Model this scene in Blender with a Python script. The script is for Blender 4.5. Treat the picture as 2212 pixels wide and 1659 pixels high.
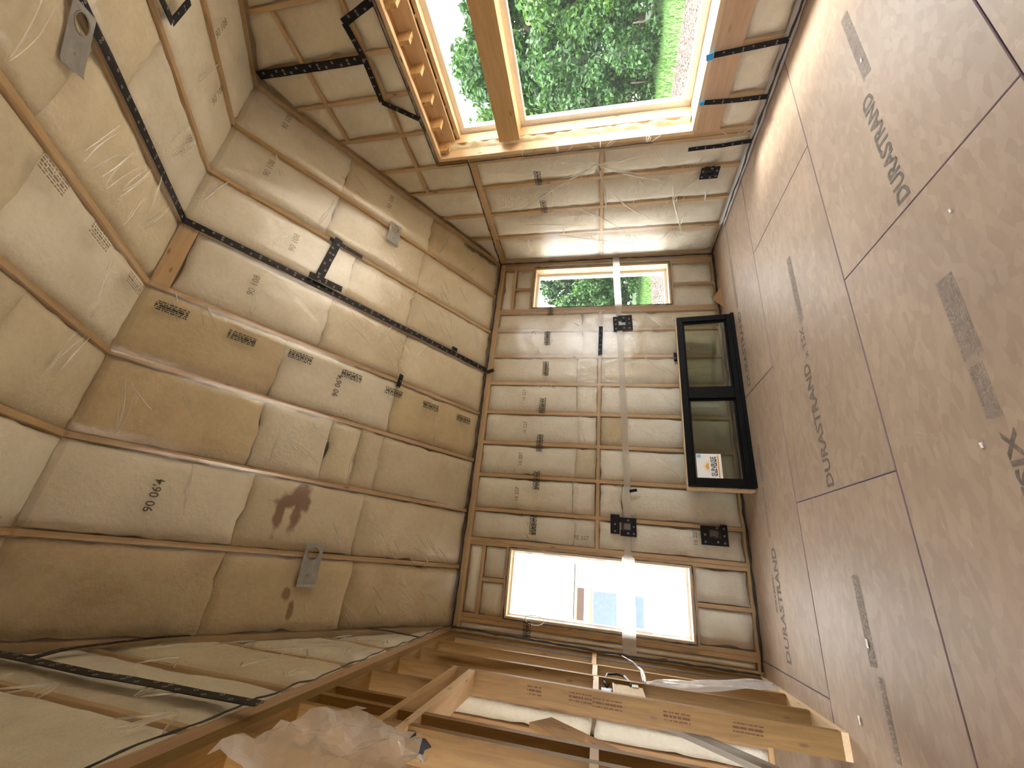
import bpy, math, random
from mathutils import Vector, Matrix, noise

# ------------------------------------------------------------------ scene, camera, light
for o in list(bpy.data.objects):
    bpy.data.objects.remove(o)
scene = bpy.context.scene
COL = scene.collection
random.seed(7)

# room (metres): far wall y = 0, right wall x = 0, left partition x = -W, floor z = 0, ridge along x at y = -RD
W, H, RD, TP = 4.909, 3.015, 2.878, 0.6604
RIDGE = H + RD * TP
NL = math.sqrt(1 + TP * TP)
YN = -2 * RD                      # near wall behind the camera

cam_data = bpy.data.cameras.new('camera')
cam_data.sensor_fit = 'HORIZONTAL'
cam_data.sensor_width = 36.0
cam_data.lens = 14.298
cam_data.clip_start = 0.02
cam_data.clip_end = 300
cam = bpy.data.objects.new('camera', cam_data)
COL.objects.link(cam)
cam.matrix_world = Matrix(((0.0970, 0.9151, -0.3915, -4.1344),
                           (0.1904, -0.4031, -0.8951, -4.8360),
                           (-0.9769, 0.0123, -0.2133, 1.4916),
                           (0, 0, 0, 1)))
scene.camera = cam

world = bpy.data.worlds.new('overcast_sky')
scene.world = world
world.use_nodes = True
bg = world.node_tree.nodes['Background']
bg.inputs[0].default_value = (0.93, 0.97, 1.0, 1)
bg.inputs[1].default_value = 4.2

sun_data = bpy.data.lights.new('sun', 'SUN')
sun_data.energy = 4.0
sun_data.angle = math.radians(14)
sun_data.color = (1.0, 0.95, 0.86)
sun = bpy.data.objects.new('sun', sun_data)
COL.objects.link(sun)
sun.rotation_euler = Vector((-0.36, 0.22, -0.91)).to_track_quat('-Z', 'Y').to_euler()

def portal(name, loc, rot, sx, sy):
    d = bpy.data.lights.new(name, 'AREA')
    d.shape = 'RECTANGLE'
    d.size, d.size_y = sx, sy
    d.cycles.is_portal = True
    o = bpy.data.objects.new(name, d)
    o.location = loc
    o.rotation_euler = rot
    COL.objects.link(o)
portal('portal_big_window', (0.5, -2.88, 1.98), (0, math.radians(90), 0), 2.8, 2.2)
portal('portal_far_window', (-0.5, 0.22, 1.53), (math.radians(-90), 0, 0), 0.72, 1.9)
portal('portal_far_window_left', (-4.37, 0.22, 1.53), (math.radians(-90), 0, 0), 0.72, 1.9)

vs = scene.view_settings
vs.view_transform = 'Standard'
vs.look = 'None'
vs.gamma = 1.0
vs.use_curve_mapping = False
vs.exposure = 1.75
scene.cycles.use_denoising = True
scene.cycles.max_bounces = 8
scene.cycles.diffuse_bounces = 6
scene.cycles.glossy_bounces = 2
scene.cycles.use_auto_tile = False
scene.cycles.use_adaptive_sampling = True
scene.cycles.adaptive_threshold = 0.12
scene.cycles.adaptive_min_samples = 16
scene.cycles.time_limit = 1150
scene.cycles.transparent_max_bounces = 24
scene.cycles.caustics_reflective = False
scene.cycles.caustics_refractive = False
scene.cycles.sample_clamp_indirect = 8.0

# ------------------------------------------------------------------ materials
MAT = {}
def mat(name):
    m = bpy.data.materials.new(name)
    m.use_nodes = True
    MAT[name] = m
    nt = m.node_tree
    return m, nt, nt.nodes['Principled BSDF']

def N(nt, kind, **kw):
    n = nt.nodes.new(kind)
    for k, v in kw.items():
        setattr(n, k, v)
    return n

def ramp(nt, src, stops):
    r = N(nt, 'ShaderNodeValToRGB')
    els = r.color_ramp.elements
    while len(els) < len(stops):
        els.new(0.5)
    for e, (p, c) in zip(els, stops):
        e.position = p
        e.color = (*c, 1)
    nt.links.new(src, r.inputs[0])
    return r.outputs[0]

def objcoord(nt, scale=(1, 1, 1), island=False):
    t = N(nt, 'ShaderNodeTexCoord')
    mp = N(nt, 'ShaderNodeMapping')
    mp.inputs['Scale'].default_value = scale
    nt.links.new(t.outputs['Object'], mp.inputs[0])
    oi = N(nt, 'ShaderNodeObjectInfo')
    cx = N(nt, 'ShaderNodeCombineXYZ')
    mu = N(nt, 'ShaderNodeMath', operation='MULTIPLY')
    mu.inputs[1].default_value = 37.0
    nt.links.new(oi.outputs['Random'], mu.inputs[0])
    for i in range(3):
        nt.links.new(mu.outputs[0], cx.inputs[i])
    nt.links.new(cx.outputs[0], mp.inputs['Location'])
    return mp.outputs[0], oi.outputs['Random']

def noise_tex(nt, vec, scale, detail=4, rough=0.55, dist=0.0):
    n = N(nt, 'ShaderNodeTexNoise')
    n.inputs['Scale'].default_value = scale
    n.inputs['Detail'].default_value = detail
    n.inputs['Roughness'].default_value = rough
    n.inputs['Distortion'].default_value = dist
    nt.links.new(vec, n.inputs['Vector'])
    return n.outputs['Fac']

def mixc(nt, fac, a, b, mode='MIX'):
    m = N(nt, 'ShaderNodeMix', data_type='RGBA', blend_type=mode)
    for sock, v in ((m.inputs[0], fac), (m.inputs[6], a), (m.inputs[7], b)):
        if hasattr(v, 'is_linked'):
            nt.links.new(v, sock)
        elif isinstance(v, (int, float)):
            sock.default_value = v
        else:
            sock.default_value = (*v, 1)
    return m.outputs[2]

def bump(nt, bsdf, h, strength, dist=0.01):
    b = N(nt, 'ShaderNodeBump')
    b.inputs['Strength'].default_value = strength
    b.inputs['Distance'].default_value = dist
    nt.links.new(h, b.inputs['Height'])
    nt.links.new(b.outputs[0], bsdf.inputs['Normal'])

def plain(name, col, rough=0.6, metal=0.0, var=0.12, scale=8):
    m, nt, b = mat(name)
    v, r = objcoord(nt)
    n = noise_tex(nt, v, scale)
    lo = tuple(c * (1 - var) for c in col)
    hi = tuple(min(1, c * (1 + var)) for c in col)
    nt.links.new(ramp(nt, n, [(0.3, lo), (0.7, hi)]), b.inputs['Base Color'])
    b.inputs['Roughness'].default_value = rough
    b.inputs['Metallic'].default_value = metal
    return m

def pine(name, c1, c2, knot):
    # boards are built with their length along local x
    m, nt, b = mat(name)
    v, r = objcoord(nt, (1.2, 14, 14))
    g = noise_tex(nt, v, 2.2, 6, 0.6, 0.8)
    base = ramp(nt, g, [(0.3, c1), (0.72, c2)])
    v2, _ = objcoord(nt, (3.0, 9, 9))
    vo = N(nt, 'ShaderNodeTexVoronoi')
    vo.inputs['Scale'].default_value = 1.1
    nt.links.new(v2, vo.inputs['Vector'])
    k = ramp(nt, vo.outputs['Distance'], [(0.05, (1, 1, 1)), (0.13, (0, 0, 0))])
    base = mixc(nt, k, base, knot)
    tint = ramp(nt, r, [(0.0, (0.82, 0.80, 0.78)), (1.0, (1, 1, 1))])
    base = mixc(nt, 1.0, base, tint, 'MULTIPLY')
    nt.links.new(base, b.inputs['Base Color'])
    b.inputs['Roughness'].default_value = 0.62
    bump(nt, b, g, 0.15, 0.004)
    return m

def batt_mat(name, c_lo, c_hi, blot, amt=0.35, stain=None):
    m, nt, b = mat(name)
    v, r = objcoord(nt)
    n1 = noise_tex(nt, v, 3.2, 5, 0.6)
    n2 = noise_tex(nt, v, 26, 4, 0.65)
    mx_ = N(nt, 'ShaderNodeMath', operation='MULTIPLY_ADD')
    mx_.inputs[1].default_value = 0.35
    nt.links.new(n2, mx_.inputs[0])
    sc_ = N(nt, 'ShaderNodeMath', operation='MULTIPLY')
    sc_.inputs[1].default_value = 0.65
    nt.links.new(n1, sc_.inputs[0])
    nt.links.new(sc_.outputs[0], mx_.inputs[2])
    base = ramp(nt, mx_.outputs[0], [(0.33, c_lo), (0.64, c_hi)])
    bl = ramp(nt, noise_tex(nt, v, 1.7, 6, 0.62, 0.6), [(0.52, (0, 0, 0)), (0.78, (amt, amt, amt))])
    base = mixc(nt, bl, base, blot)
    tint = ramp(nt, r, [(0.0, (0.90, 0.88, 0.86)), (1.0, (1.04, 1.03, 1.02))])
    base = mixc(nt, 1.0, base, tint, 'MULTIPLY')
    if stain:
        t = N(nt, 'ShaderNodeTexCoord')
        sn = N(nt, 'ShaderNodeTexNoise')
        sn.inputs['Scale'].default_value = 9
        sn.inputs['Detail'].default_value = 5
        nt.links.new(t.outputs['Object'], sn.inputs['Vector'])
        tot = None
        for (px, py, rx, ry) in stain[1]:
            mp = N(nt, 'ShaderNodeMapping')
            mp.vector_type = 'TEXTURE'
            mp.inputs['Location'].default_value = (px, py, 0)
            mp.inputs['Scale'].default_value = (rx, ry, 10)
            nt.links.new(t.outputs['Object'], mp.inputs[0])
            le = N(nt, 'ShaderNodeVectorMath', operation='LENGTH')
            nt.links.new(mp.outputs[0], le.inputs[0])
            ad = N(nt, 'ShaderNodeMath', operation='MULTIPLY_ADD')
            nt.links.new(sn.outputs['Fac'], ad.inputs[0])
            ad.inputs[1].default_value = 1.5
            nt.links.new(le.outputs['Value'], ad.inputs[2])
            f = ramp(nt, ad.outputs[0], [(0.0, (1, 1, 1)), (1.0, (0, 0, 0))])
            mr = N(nt, 'ShaderNodeMapRange')
            nt.links.new(ad.outputs[0], mr.inputs[0])
            mr.inputs[1].default_value = 1.25
            mr.inputs[2].default_value = 1.65
            mr.inputs[3].default_value = 0.9
            mr.inputs[4].default_value = 0.0
            if tot is None:
                tot = mr.outputs[0]
            else:
                mx = N(nt, 'ShaderNodeMath', operation='MAXIMUM')
                nt.links.new(tot, mx.inputs[0])
                nt.links.new(mr.outputs[0], mx.inputs[1])
                tot = mx.outputs[0]
        base = mixc(nt, tot, base, stain[0])
    nt.links.new(base, b.inputs['Base Color'])
    b.inputs['Roughness'].default_value = 0.9
    ad = N(nt, 'ShaderNodeMath', operation='ADD')
    nt.links.new(n1, ad.inputs[0])
    nt.links.new(n2, ad.inputs[1])
    bump(nt, b, ad.outputs[0], 0.6, 0.014)
    return m

pine('pine', (0.49, 0.31, 0.13), (0.63, 0.43, 0.205), (0.22, 0.10, 0.04))
pine('pine_stud_shaded', (0.20, 0.105, 0.026), (0.29, 0.168, 0.047), (0.16, 0.07, 0.03))  # deep orange-brown pine, darkened further: shade of camera-side faces put into the colour
pine('pine_pale', (0.66, 0.47, 0.27), (0.80, 0.61, 0.39), (0.34, 0.19, 0.08))
pine('pine_dark', (0.36, 0.20, 0.085), (0.52, 0.31, 0.14), (0.14, 0.065, 0.03))
pine('grey_wood', (0.25, 0.22, 0.18), (0.38, 0.34, 0.28), (0.12, 0.1, 0.08))
pine('plywood', (0.52, 0.33, 0.19), (0.64, 0.43, 0.27), (0.40, 0.24, 0.13))
PALE = ((0.73, 0.685, 0.555), (0.85, 0.82, 0.70))
MID = ((0.66, 0.58, 0.41), (0.78, 0.715, 0.54))
TAN = ((0.54, 0.435, 0.245), (0.68, 0.57, 0.36))
BLOT = (0.45, 0.34, 0.19)
batt_mat('batt_pale', *PALE, BLOT, 0.25)
batt_mat('batt_mid', *MID, BLOT, 0.35)
batt_mat('batt_tan', *TAN, (0.34, 0.22, 0.10), 0.5)
batt_mat('batt_rust', *MID, BLOT, 0.35,
         stain=((0.17, 0.062, 0.022), [(0.165, 0.10, 0.15, 0.12), (0.02, 0.10, 0.24, 0.06), (-0.0, 0.235, 0.22, 0.05), (0.10, 0.19, 0.08, 0.13), (0.12, 0.06, 0.12, 0.08)]))
batt_mat('batt_brown', *TAN, BLOT, 0.5, stain=((0.12, 0.06, 0.03), [(0.23, -0.3, 0.08, 0.30), (0.20, -0.05, 0.09, 0.16)]))
batt_mat('batt_streak', *TAN, BLOT, 0.5, stain=((0.24, 0.135, 0.06), [(-0.12, -0.06, 0.10, 0.028), (-0.0, 0.0, 0.06, 0.05)]))
plain('tape_black', (0.007, 0.007, 0.009), 0.5, var=0.3)
MAT['tape_black'].node_tree.nodes['Principled BSDF'].inputs['Specular IOR Level'].default_value = 0.25
plain('ring_print', (0.36, 0.34, 0.34), 0.5)
plain('tape_blue', (0.02, 0.30, 0.72), 0.5)
plain('sealant', (0.018, 0.014, 0.012), 0.55, var=0.3)
plain('galvanized', (0.33, 0.335, 0.33), 0.5, 0.3, var=0.18, scale=14)
plain('black_frame', (0.003, 0.003, 0.003), 0.55, var=0.2)
MAT['black_frame'].node_tree.nodes['Principled BSDF'].inputs['Specular IOR Level'].default_value = 0.15
plain('vinyl_white', (0.86, 0.86, 0.84), 0.4, var=0.03)
plain('foam', (0.83, 0.73, 0.50), 0.85, var=0.12, scale=18)
plain('label_white', (0.85, 0.84, 0.80), 0.6, var=0.03)
plain('ink_navy', (0.03, 0.03, 0.045), 0.6)
plain('ink_orange', (0.80, 0.40, 0.06), 0.6)
plain('ink_blue', (0.22, 0.50, 0.80), 0.6)
plain('ink_film', (0.02, 0.017, 0.013), 0.7, var=0.3, scale=40)
plain('ink_mid', (0.13, 0.105, 0.08), 0.7, var=0.3, scale=40)
plain('ink_faint', (0.27, 0.22, 0.17), 0.7, var=0.3, scale=40)
plain('ink_floor', (0.165, 0.135, 0.108), 0.75, var=0.35, scale=30)
plain('ink_floor_faint', (0.29, 0.24, 0.20), 0.75, var=0.25, scale=30)
plain('black_plastic', (0.015, 0.015, 0.018), 0.45)
plain('dark_blue_plastic', (0.03, 0.06, 0.13), 0.4)
plain('grey_cable', (0.16, 0.15, 0.14), 0.5)
plain('sheathing', (0.42, 0.30, 0.18), 0.85, var=0.25)
plain('subfloor_dark', (0.10, 0.07, 0.05), 0.9)
plain('bright_white', (0.9, 0.9, 0.92), 0.4)
plain('siding_white', (0.88, 0.88, 0.86), 0.6, var=0.03)
plain('fascia_brown', (0.035, 0.016, 0.01), 0.7)
plain('beam_orange', (0.22, 0.11, 0.035), 0.7)
plain('glass_blue', (0.07, 0.10, 0.15), 0.15)
plain('roof_grey', (0.30, 0.30, 0.31), 0.8)
plain('bark', (0.12, 0.085, 0.06), 0.9, var=0.35, scale=10)

# floor sheets: pressed strands
m, nt, b = mat('strand_board')
v, r = objcoord(nt, (1.3, 3.0, 1))
vo = N(nt, 'ShaderNodeTexVoronoi')
vo.inputs['Scale'].default_value = 10
nt.links.new(v, vo.inputs['Vector'])
sep = N(nt, 'ShaderNodeSeparateColor')
nt.links.new(vo.outputs['Color'], sep.inputs[0])
fl = ramp(nt, sep.outputs[0], [(0.0, (0.385, 0.295, 0.218)), (0.5, (0.412, 0.318, 0.238)), (1.0, (0.445, 0.35, 0.265))])
v2, _ = objcoord(nt)
big = ramp(nt, noise_tex(nt, v2, 1.3, 5, 0.6), [(0.3, (0.84, 0.81, 0.79)), (0.7, (1.08, 1.06, 1.04))])
c = mixc(nt, 1.0, fl, big, 'MULTIPLY')
spk = ramp(nt, noise_tex(nt, v, 9, 3, 0.7), [(0.70, (0, 0, 0)), (0.78, (0.55, 0.55, 0.55))])
c = mixc(nt, spk, c, (0.34, 0.25, 0.18))
scf = ramp(nt, noise_tex(nt, v2, 5, 5, 0.7, 1.2), [(0.64, (0, 0, 0)), (0.74, (0.35, 0.35, 0.35))])
c = mixc(nt, scf, c, (0.62, 0.53, 0.45))
nt.links.new(c, b.inputs['Base Color'])
b.inputs['Roughness'].default_value = 0.55
bump(nt, b, sep.outputs[1], 0.12, 0.003)
m, nt, b = mat('sheet_edge')
b.inputs['Base Color'].default_value = (0.27, 0.20, 0.22, 1)
b.inputs['Roughness'].default_value = 0.8

def film_mat(name, milky, milk_col, gloss_rough, bump_scale, bump_strength, ior=1.45, tint=(0.985, 0.98, 0.97), through=0.4):
    m, nt, b = mat(name)
    nt.nodes.remove(b)
    out = nt.nodes['Material Output']
    t = N(nt, 'ShaderNodeTexCoord')
    tr = N(nt, 'ShaderNodeBsdfTransparent')
    tr.inputs[0].default_value = (*tint, 1)
    df = N(nt, 'ShaderNodeBsdfDiffuse')
    df.inputs[0].default_value = (*milk_col, 1)
    tl = N(nt, 'ShaderNodeBsdfTranslucent')
    tl.inputs[0].default_value = (*milk_col, 1)
    ds = N(nt, 'ShaderNodeMixShader')
    ds.inputs[0].default_value = through
    nt.links.new(df.outputs[0], ds.inputs[1])
    nt.links.new(tl.outputs[0], ds.inputs[2])
    m1 = N(nt, 'ShaderNodeMixShader')
    m1.inputs[0].default_value = milky
    nt.links.new(tr.outputs[0], m1.inputs[1])
    nt.links.new(ds.outputs[0], m1.inputs[2])
    gl = N(nt, 'ShaderNodeBsdfGlossy')
    gl.inputs['Roughness'].default_value = gloss_rough
    # Schlick reflectance, the same from both faces of the thin sheet
    fr = N(nt, 'ShaderNodeLayerWeight')
    fr.inputs['Blend'].default_value = 0.5
    pw = N(nt, 'ShaderNodeMath', operation='POWER')
    pw.inputs[1].default_value = 5.0
    nt.links.new(fr.outputs['Facing'], pw.inputs[0])
    r0 = ((ior - 1) / (ior + 1)) ** 2
    ma = N(nt, 'ShaderNodeMath', operation='MULTIPLY_ADD')
    ma.inputs[1].default_value = (1 - r0) * 0.5
    ma.inputs[2].default_value = r0
    nt.links.new(pw.outputs[0], ma.inputs[0])
    m2 = N(nt, 'ShaderNodeMixShader')
    nt.links.new(ma.outputs[0], m2.inputs[0])
    nt.links.new(m1.outputs[0], m2.inputs[1])
    nt.links.new(gl.outputs[0], m2.inputs[2])
    nt.links.new(m2.outputs[0], out.inputs['Surface'])
    if bump_strength:
        nz = N(nt, 'ShaderNodeTexNoise')
        nz.inputs['Scale'].default_value = bump_scale
        nz.inputs['Detail'].default_value = 4
        nz.inputs['Distortion'].default_value = 1.5
        nt.links.new(t.outputs['Object'], nz.inputs['Vector'])
        bp = N(nt, 'ShaderNodeBump')
        bp.inputs['Strength'].default_value = bump_strength
        bp.inputs['Distance'].default_value = 0.02
        nt.links.new(nz.outputs['Fac'], bp.inputs['Height'])
        nt.links.new(bp.outputs[0], gl.inputs['Normal'])
        nt.links.new(bp.outputs[0], fr.inputs['Normal'])
    return m
film_mat('poly_film', 0.03, (0.88, 0.84, 0.76), 0.26, 4.0, 0.25, 2.0)
film_mat('poly_fold_glint', 0.38, (0.97, 0.94, 0.87), 0.25, 14, 0.1, 1.9)  # near-white milk puts the bright glint along each fold into the colour
film_mat('poly_strip', 0.30, (0.95, 0.93, 0.90), 0.2, 12, 0.2, 1.5, (0.985, 0.98, 0.97), 0.72)
film_mat('poly_scrap', 0.40, (0.90, 0.87, 0.87), 0.22, 10, 0.4)
film_mat('glass', 0.01, (0.7, 0.75, 0.72), 0.01, 1, 0, 1.12)
film_mat('glass_dark_reflect', 0.02, (0.5, 0.52, 0.48), 0.01, 1, 0, 1.6, (0.78, 0.80, 0.74))  # grey-green tint puts the panes' dark reflection into the glass colour

def leaf_mat(name, c1, c2, c3):
    m, nt, b = mat(name)
    g = N(nt, 'ShaderNodeNewGeometry')
    col = ramp(nt, g.outputs['Random Per Island'], [(0.0, c1), (0.5, c2), (1.0, c3)])
    nt.links.new(col, b.inputs['Base Color'])
    b.inputs['Roughness'].default_value = 0.55
    tl = N(nt, 'ShaderNodeBsdfTranslucent')
    nt.links.new(mixc(nt, 1.0, col, (1.0, 1.0, 0.6), 'MULTIPLY'), tl.inputs[0])
    mx = N(nt, 'ShaderNodeMixShader')
    mx.inputs[0].default_value = 0.35
    nt.links.new(b.outputs[0], mx.inputs[1])
    nt.links.new(tl.outputs[0], mx.inputs[2])
    nt.links.new(mx.outputs[0], nt.nodes['Material Output'].inputs['Surface'])
leaf_mat('leaf_green', (0.006, 0.030, 0.003), (0.018, 0.070, 0.008), (0.046, 0.128, 0.016))
leaf_mat('leaf_bright', (0.014, 0.055, 0.004), (0.036, 0.110, 0.012), (0.085, 0.175, 0.022))
leaf_mat('leaf_dark', (0.003, 0.014, 0.002), (0.009, 0.038, 0.005), (0.026, 0.075, 0.011))
leaf_mat('grass_blade', (0.03, 0.085, 0.011), (0.05, 0.12, 0.018), (0.08, 0.16, 0.028))
leaf_mat('bark_chip', (0.035, 0.024, 0.018), (0.06, 0.043, 0.034), (0.095, 0.072, 0.058))
plain('earth', (0.30, 0.26, 0.21), 0.95, var=0.25, scale=1.5)
plain('lawn_soil', (0.045, 0.10, 0.017), 0.9, var=0.3, scale=3)
plain('bounce_ground', (0.52, 0.46, 0.38), 0.95, var=0.15, scale=2)  # pale tone for the added light-bouncing ground
plain('mulch', (0.06, 0.043, 0.034), 0.95, var=0.3, scale=20)

# ------------------------------------------------------------------ building helpers
def SP(s, a, b, off=0.0):
    """point on a room surface, off metres into the room"""
    if s == 'F': return Vector((a, -off, b))
    if s == 'R': return Vector((-off, a, b))
    if s == 'L': return Vector((-W + off, a, b))
    if s == 'G': return Vector((a, b, off))
    if s == 'S1': return Vector((a, b - off * TP / NL, H - TP * b - off / NL))
    if s == 'S2': return Vector((a, b + off * TP / NL, H + TP * (2 * RD + b) - off / NL))

def axes(s):
    """in-plane axes (first runs along the reading direction) and normal into the room"""
    if s == 'F': return Vector((1, 0, 0)), Vector((0, 0, 1)), Vector((0, -1, 0))
    if s == 'R': return Vector((0, -1, 0)), Vector((0, 0, 1)), Vector((-1, 0, 0))
    if s == 'L': return Vector((0, 1, 0)), Vector((0, 0, 1)), Vector((1, 0, 0))
    if s == 'G': return Vector((1, 0, 0)), Vector((0, 1, 0)), Vector((0, 0, 1))
    if s == 'S1': return Vector((1, 0, 0)), Vector((0, -1, TP)) / NL, Vector((0, -TP, -1)) / NL
    if s == 'S2': return Vector((1, 0, 0)), Vector((0, -1, -TP)) / NL, Vector((0, TP, -1)) / NL

def link(name, me, parent=None, m=None):
    o = bpy.data.objects.new(name, me)
    COL.objects.link(o)
    if parent is not None:
        o.parent = parent
    if m is not None and me is not None and not me.materials:
        me.materials.append(MAT[m])
    return o

def mesh(name, verts, faces, smooth=False):
    me = bpy.data.meshes.new(name)
    me.from_pydata([tuple(v) for v in verts], [], faces)
    me.update()
    if smooth:
        for p in me.polygons:
            p.use_smooth = True
    return me

def empty(name, loc=(0, 0, 0), parent=None):
    o = bpy.data.objects.new(name, None)
    o.empty_display_size = 0.1
    o.location = loc
    COL.objects.link(o)
    o.parent = parent
    return o

def tag(o, label, cat, group=None, kind=None):
    o['label'] = label
    o['category'] = cat
    if group: o['group'] = group
    if kind: o['kind'] = kind
    return o

def structure(name, label, cat):
    return tag(empty(name), label, cat, kind='structure')

BOX_F = [(0, 1, 3, 2), (4, 6, 7, 5), (0, 4, 5, 1), (2, 3, 7, 6), (0, 2, 6, 4), (1, 5, 7, 3)]
cache = {}
def box_mesh(l, w, t, m):
    k = (round(l, 3), round(w, 3), round(t, 3), m)
    if k not in cache:
        vs_ = [Vector((x * l / 2, y * w / 2, z * t / 2)) for x in (-1, 1) for y in (-1, 1) for z in (-1, 1)]
        me = mesh('board', vs_, BOX_F)
        me.materials.append(MAT[m])
        cache[k] = me
    return cache[k]

def board(name, parent, a, b, wdir, w, t, m='pine'):
    """box with its length from a to b (centre line), w along wdir, t across"""
    a, b = Vector(a), Vector(b)
    x = (b - a)
    l = x.length
    x.normalize()
    y = Vector(wdir)
    y = (y - x * y.dot(x)).normalized()
    z = x.cross(y)
    o = link(name, box_mesh(l, w, t, m), parent)
    mt = Matrix((x, y, z)).transposed().to_4x4()
    mt.translation = (a + b) / 2
    o.matrix_world = mt
    return o

def slab(name, parent, lo, hi, m):
    """axis aligned box, length on its longest side"""
    lo, hi = Vector(lo), Vector(hi)
    d = hi - lo
    c = (lo + hi) / 2
    i = max(range(3), key=lambda k: d[k])
    ax = Vector((0, 0, 0)); ax[i] = d[i] / 2
    j = (i + 1) % 3
    k = (i + 2) % 3
    wd = Vector((0, 0, 0)); wd[j] = 1
    return board(name, parent, c - ax, c + ax, wd, d[j], d[k], m)

def under(o, parent, world):
    """give a child of a placed part its pose in room coordinates"""
    o.matrix_parent_inverse = parent.matrix_basis.inverted()
    o.matrix_basis = world
    return o

def pose(s, a, b, off=0.0):
    u, v, n = axes(s)
    mt = Matrix((u, v, n)).transposed().to_4x4()
    mt.translation = SP(s, a, b, off)
    return mt

def place(o, s, a, b, off=0.0):
    """put a locally built flat object (x right, y up, z out) onto a surface"""
    u, v, n = axes(s)
    mt = Matrix((u, v, n)).transposed().to_4x4()
    mt.translation = SP(s, a, b, off)
    o.matrix_world = mt
    return o

def stick(name, parent, s, p, q, width, depth, m='pine', face=0.0):
    """framing member lying under a surface between two surface points, its narrow face flush"""
    u, v, n = axes(s)
    A, B = SP(s, *p, face - depth / 2), SP(s, *q, face - depth / 2)
    return board(name, parent, A, B, n, depth, width, m)

def batt(parent, s, quad, m, bulge=0.016, name='insulation_batt', wob=0.030):
    """soft filled pad between framing: quad = 4 surface points in order, with a pillow profile and a skirt"""
    P = [Vector((q[0], q[1], 0)) for q in quad]
    c0 = (P[0] + P[1] + P[2] + P[3]) / 4
    P = [p + (p - c0).normalized() * 0.024 for p in P]
    la = max((P[1] - P[0]).length, (P[2] - P[3]).length)
    lb = max((P[3] - P[0]).length, (P[2] - P[1]).length)
    nu = max(4, min(22, int(la / 0.075)))
    nv = max(4, min(30, int(lb / 0.075)))
    sd = Vector((random.uniform(0, 90), random.uniform(0, 90), random.uniform(0, 90)))
    us = [0, 0.012 / max(la, .1)] + [i / (nu - 1) for i in range(1, nu - 1)] + [1 - 0.012 / max(la, .1), 1]
    vsq = [0, 0.012 / max(lb, .1)] + [i / (nv - 1) for i in range(1, nv - 1)] + [1 - 0.012 / max(lb, .1), 1]
    cen = SP(s, sum(p.x for p in P) / 4, sum(p.y for p in P) / 4)
    ua, va, na = axes(s)
    verts, faces = [], []
    for j, v in enumerate(vsq):
        for i, u in enumerate(us):
            q = (P[0] * (1 - u) + P[1] * u) * (1 - v) + (P[3] * (1 - u) + P[2] * u) * v
            w3 = SP(s, q.x, q.y)
            du, dv = min(u, 1 - u) * la, min(v, 1 - v) * lb
            d = min(du, dv)
            n1 = noise.noise(w3 * 2.3 + sd)
            n2 = noise.noise(w3 * 9.0 + sd)
            e = 1 - math.exp(-d / 0.045)
            h = -0.030 + (0.030 + min(bulge, 0.016)) * e + (0.015 * n1 + 0.008 * n2) * e
            if i in (0, len(us) - 1) or j in (0, len(vsq) - 1):
                h = -0.075
            c = Vector((sum(p.x for p in P) / 4, sum(p.y for p in P) / 4, 0))
            shr = max(0.0, 1 - d / 0.09) * wob * (0.5 + noise.noise(w3 * 8 + sd))
            dirc = (c - q)
            if dirc.length > 1e-5:
                q = q + dirc.normalized() * max(0.0, shr)
            p = SP(s, q.x, q.y, h) - cen
            verts.append((p.dot(ua), p.dot(va), p.dot(na)))
    nx = len(us)
    for j in range(len(vsq) - 1):
        for i in range(nx - 1):
            f = (j * nx + i, j * nx + i + 1, (j + 1) * nx + i + 1, (j + 1) * nx + i)
            faces.append(f)
    me = mesh('insulation_batt', verts, faces, True)
    o = link(name, me, parent, m)
    mt = Matrix((ua, va, na)).transposed().to_4x4()
    mt.translation = cen
    o.matrix_world = mt
    return o

def seg_d(px, py, s):
    (x0, y0), (x1, y1) = s
    dx, dy = x1 - x0, y1 - y0
    L2 = dx * dx + dy * dy
    t = max(0, min(1, ((px - x0) * dx + (py - y0) * dy) / L2))
    return math.hypot(px - x0 - t * dx, py - y0 - t * dy), t

def film(parent, s, patches, creases=(), step=0.06, base=0.042, name='vapor_barrier', lines=()):
    """clear plastic sheet over a surface, with soft sag and raised folds; patches = (a0, a1, b0 or fn, b1 or fn)"""
    verts, faces = [], []
    for (a0, a1, b0, b1) in patches:
        f0 = b0 if callable(b0) else (lambda a, b=b0: b)
        f1 = b1 if callable(b1) else (lambda a, b=b1: b)
        nu = max(1, int(abs(a1 - a0) / step))
        mid = (a0 + a1) / 2
        nv = max(1, int(max(abs(f1(a) - f0(a)) for a in (a0, mid, a1)) / step))
        o0 = len(verts)
        for j in range(nv + 1):
            for i in range(nu + 1):
                a = a0 + (a1 - a0) * i / nu
                b = f0(a) + (f1(a) - f0(a)) * j / nv
                w3 = SP(s, a, b)
                h = base + 0.006 * noise.noise(w3 * 2.0) + 0.0035 * noise.noise(w3 * 7.0)
                st = Vector((w3.x * 3, w3.y * 3, w3.z * 3))
                h += 0.004 * max(0, noise.noise(Vector((a * 2.2 + b * 9, a * 1.5, b * 1.3))) )
                for (sg, hh, ww) in creases:
                    d, t = seg_d(a, b, sg)
                    if d < 3 * ww:
                        h += hh * math.exp(-(d / ww) ** 2) * math.sin(math.pi * min(1, max(0.0, t * 0.9 + 0.1)))
                if lines:      # pulled tight where it is stapled to the rafters
                    h *= min(1.0, 0.32 + min(abs(a - l) for l in lines) / 0.10)
                verts.append(SP(s, a, b, h))
        for j in range(nv):
            for i in range(nu):
                k = o0 + j * (nu + 1) + i
                faces.append((k, k + 1, k + nu + 2, k + nu + 1))
    return link(name, mesh(name, verts, faces, True), parent, 'poly_film')

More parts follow.
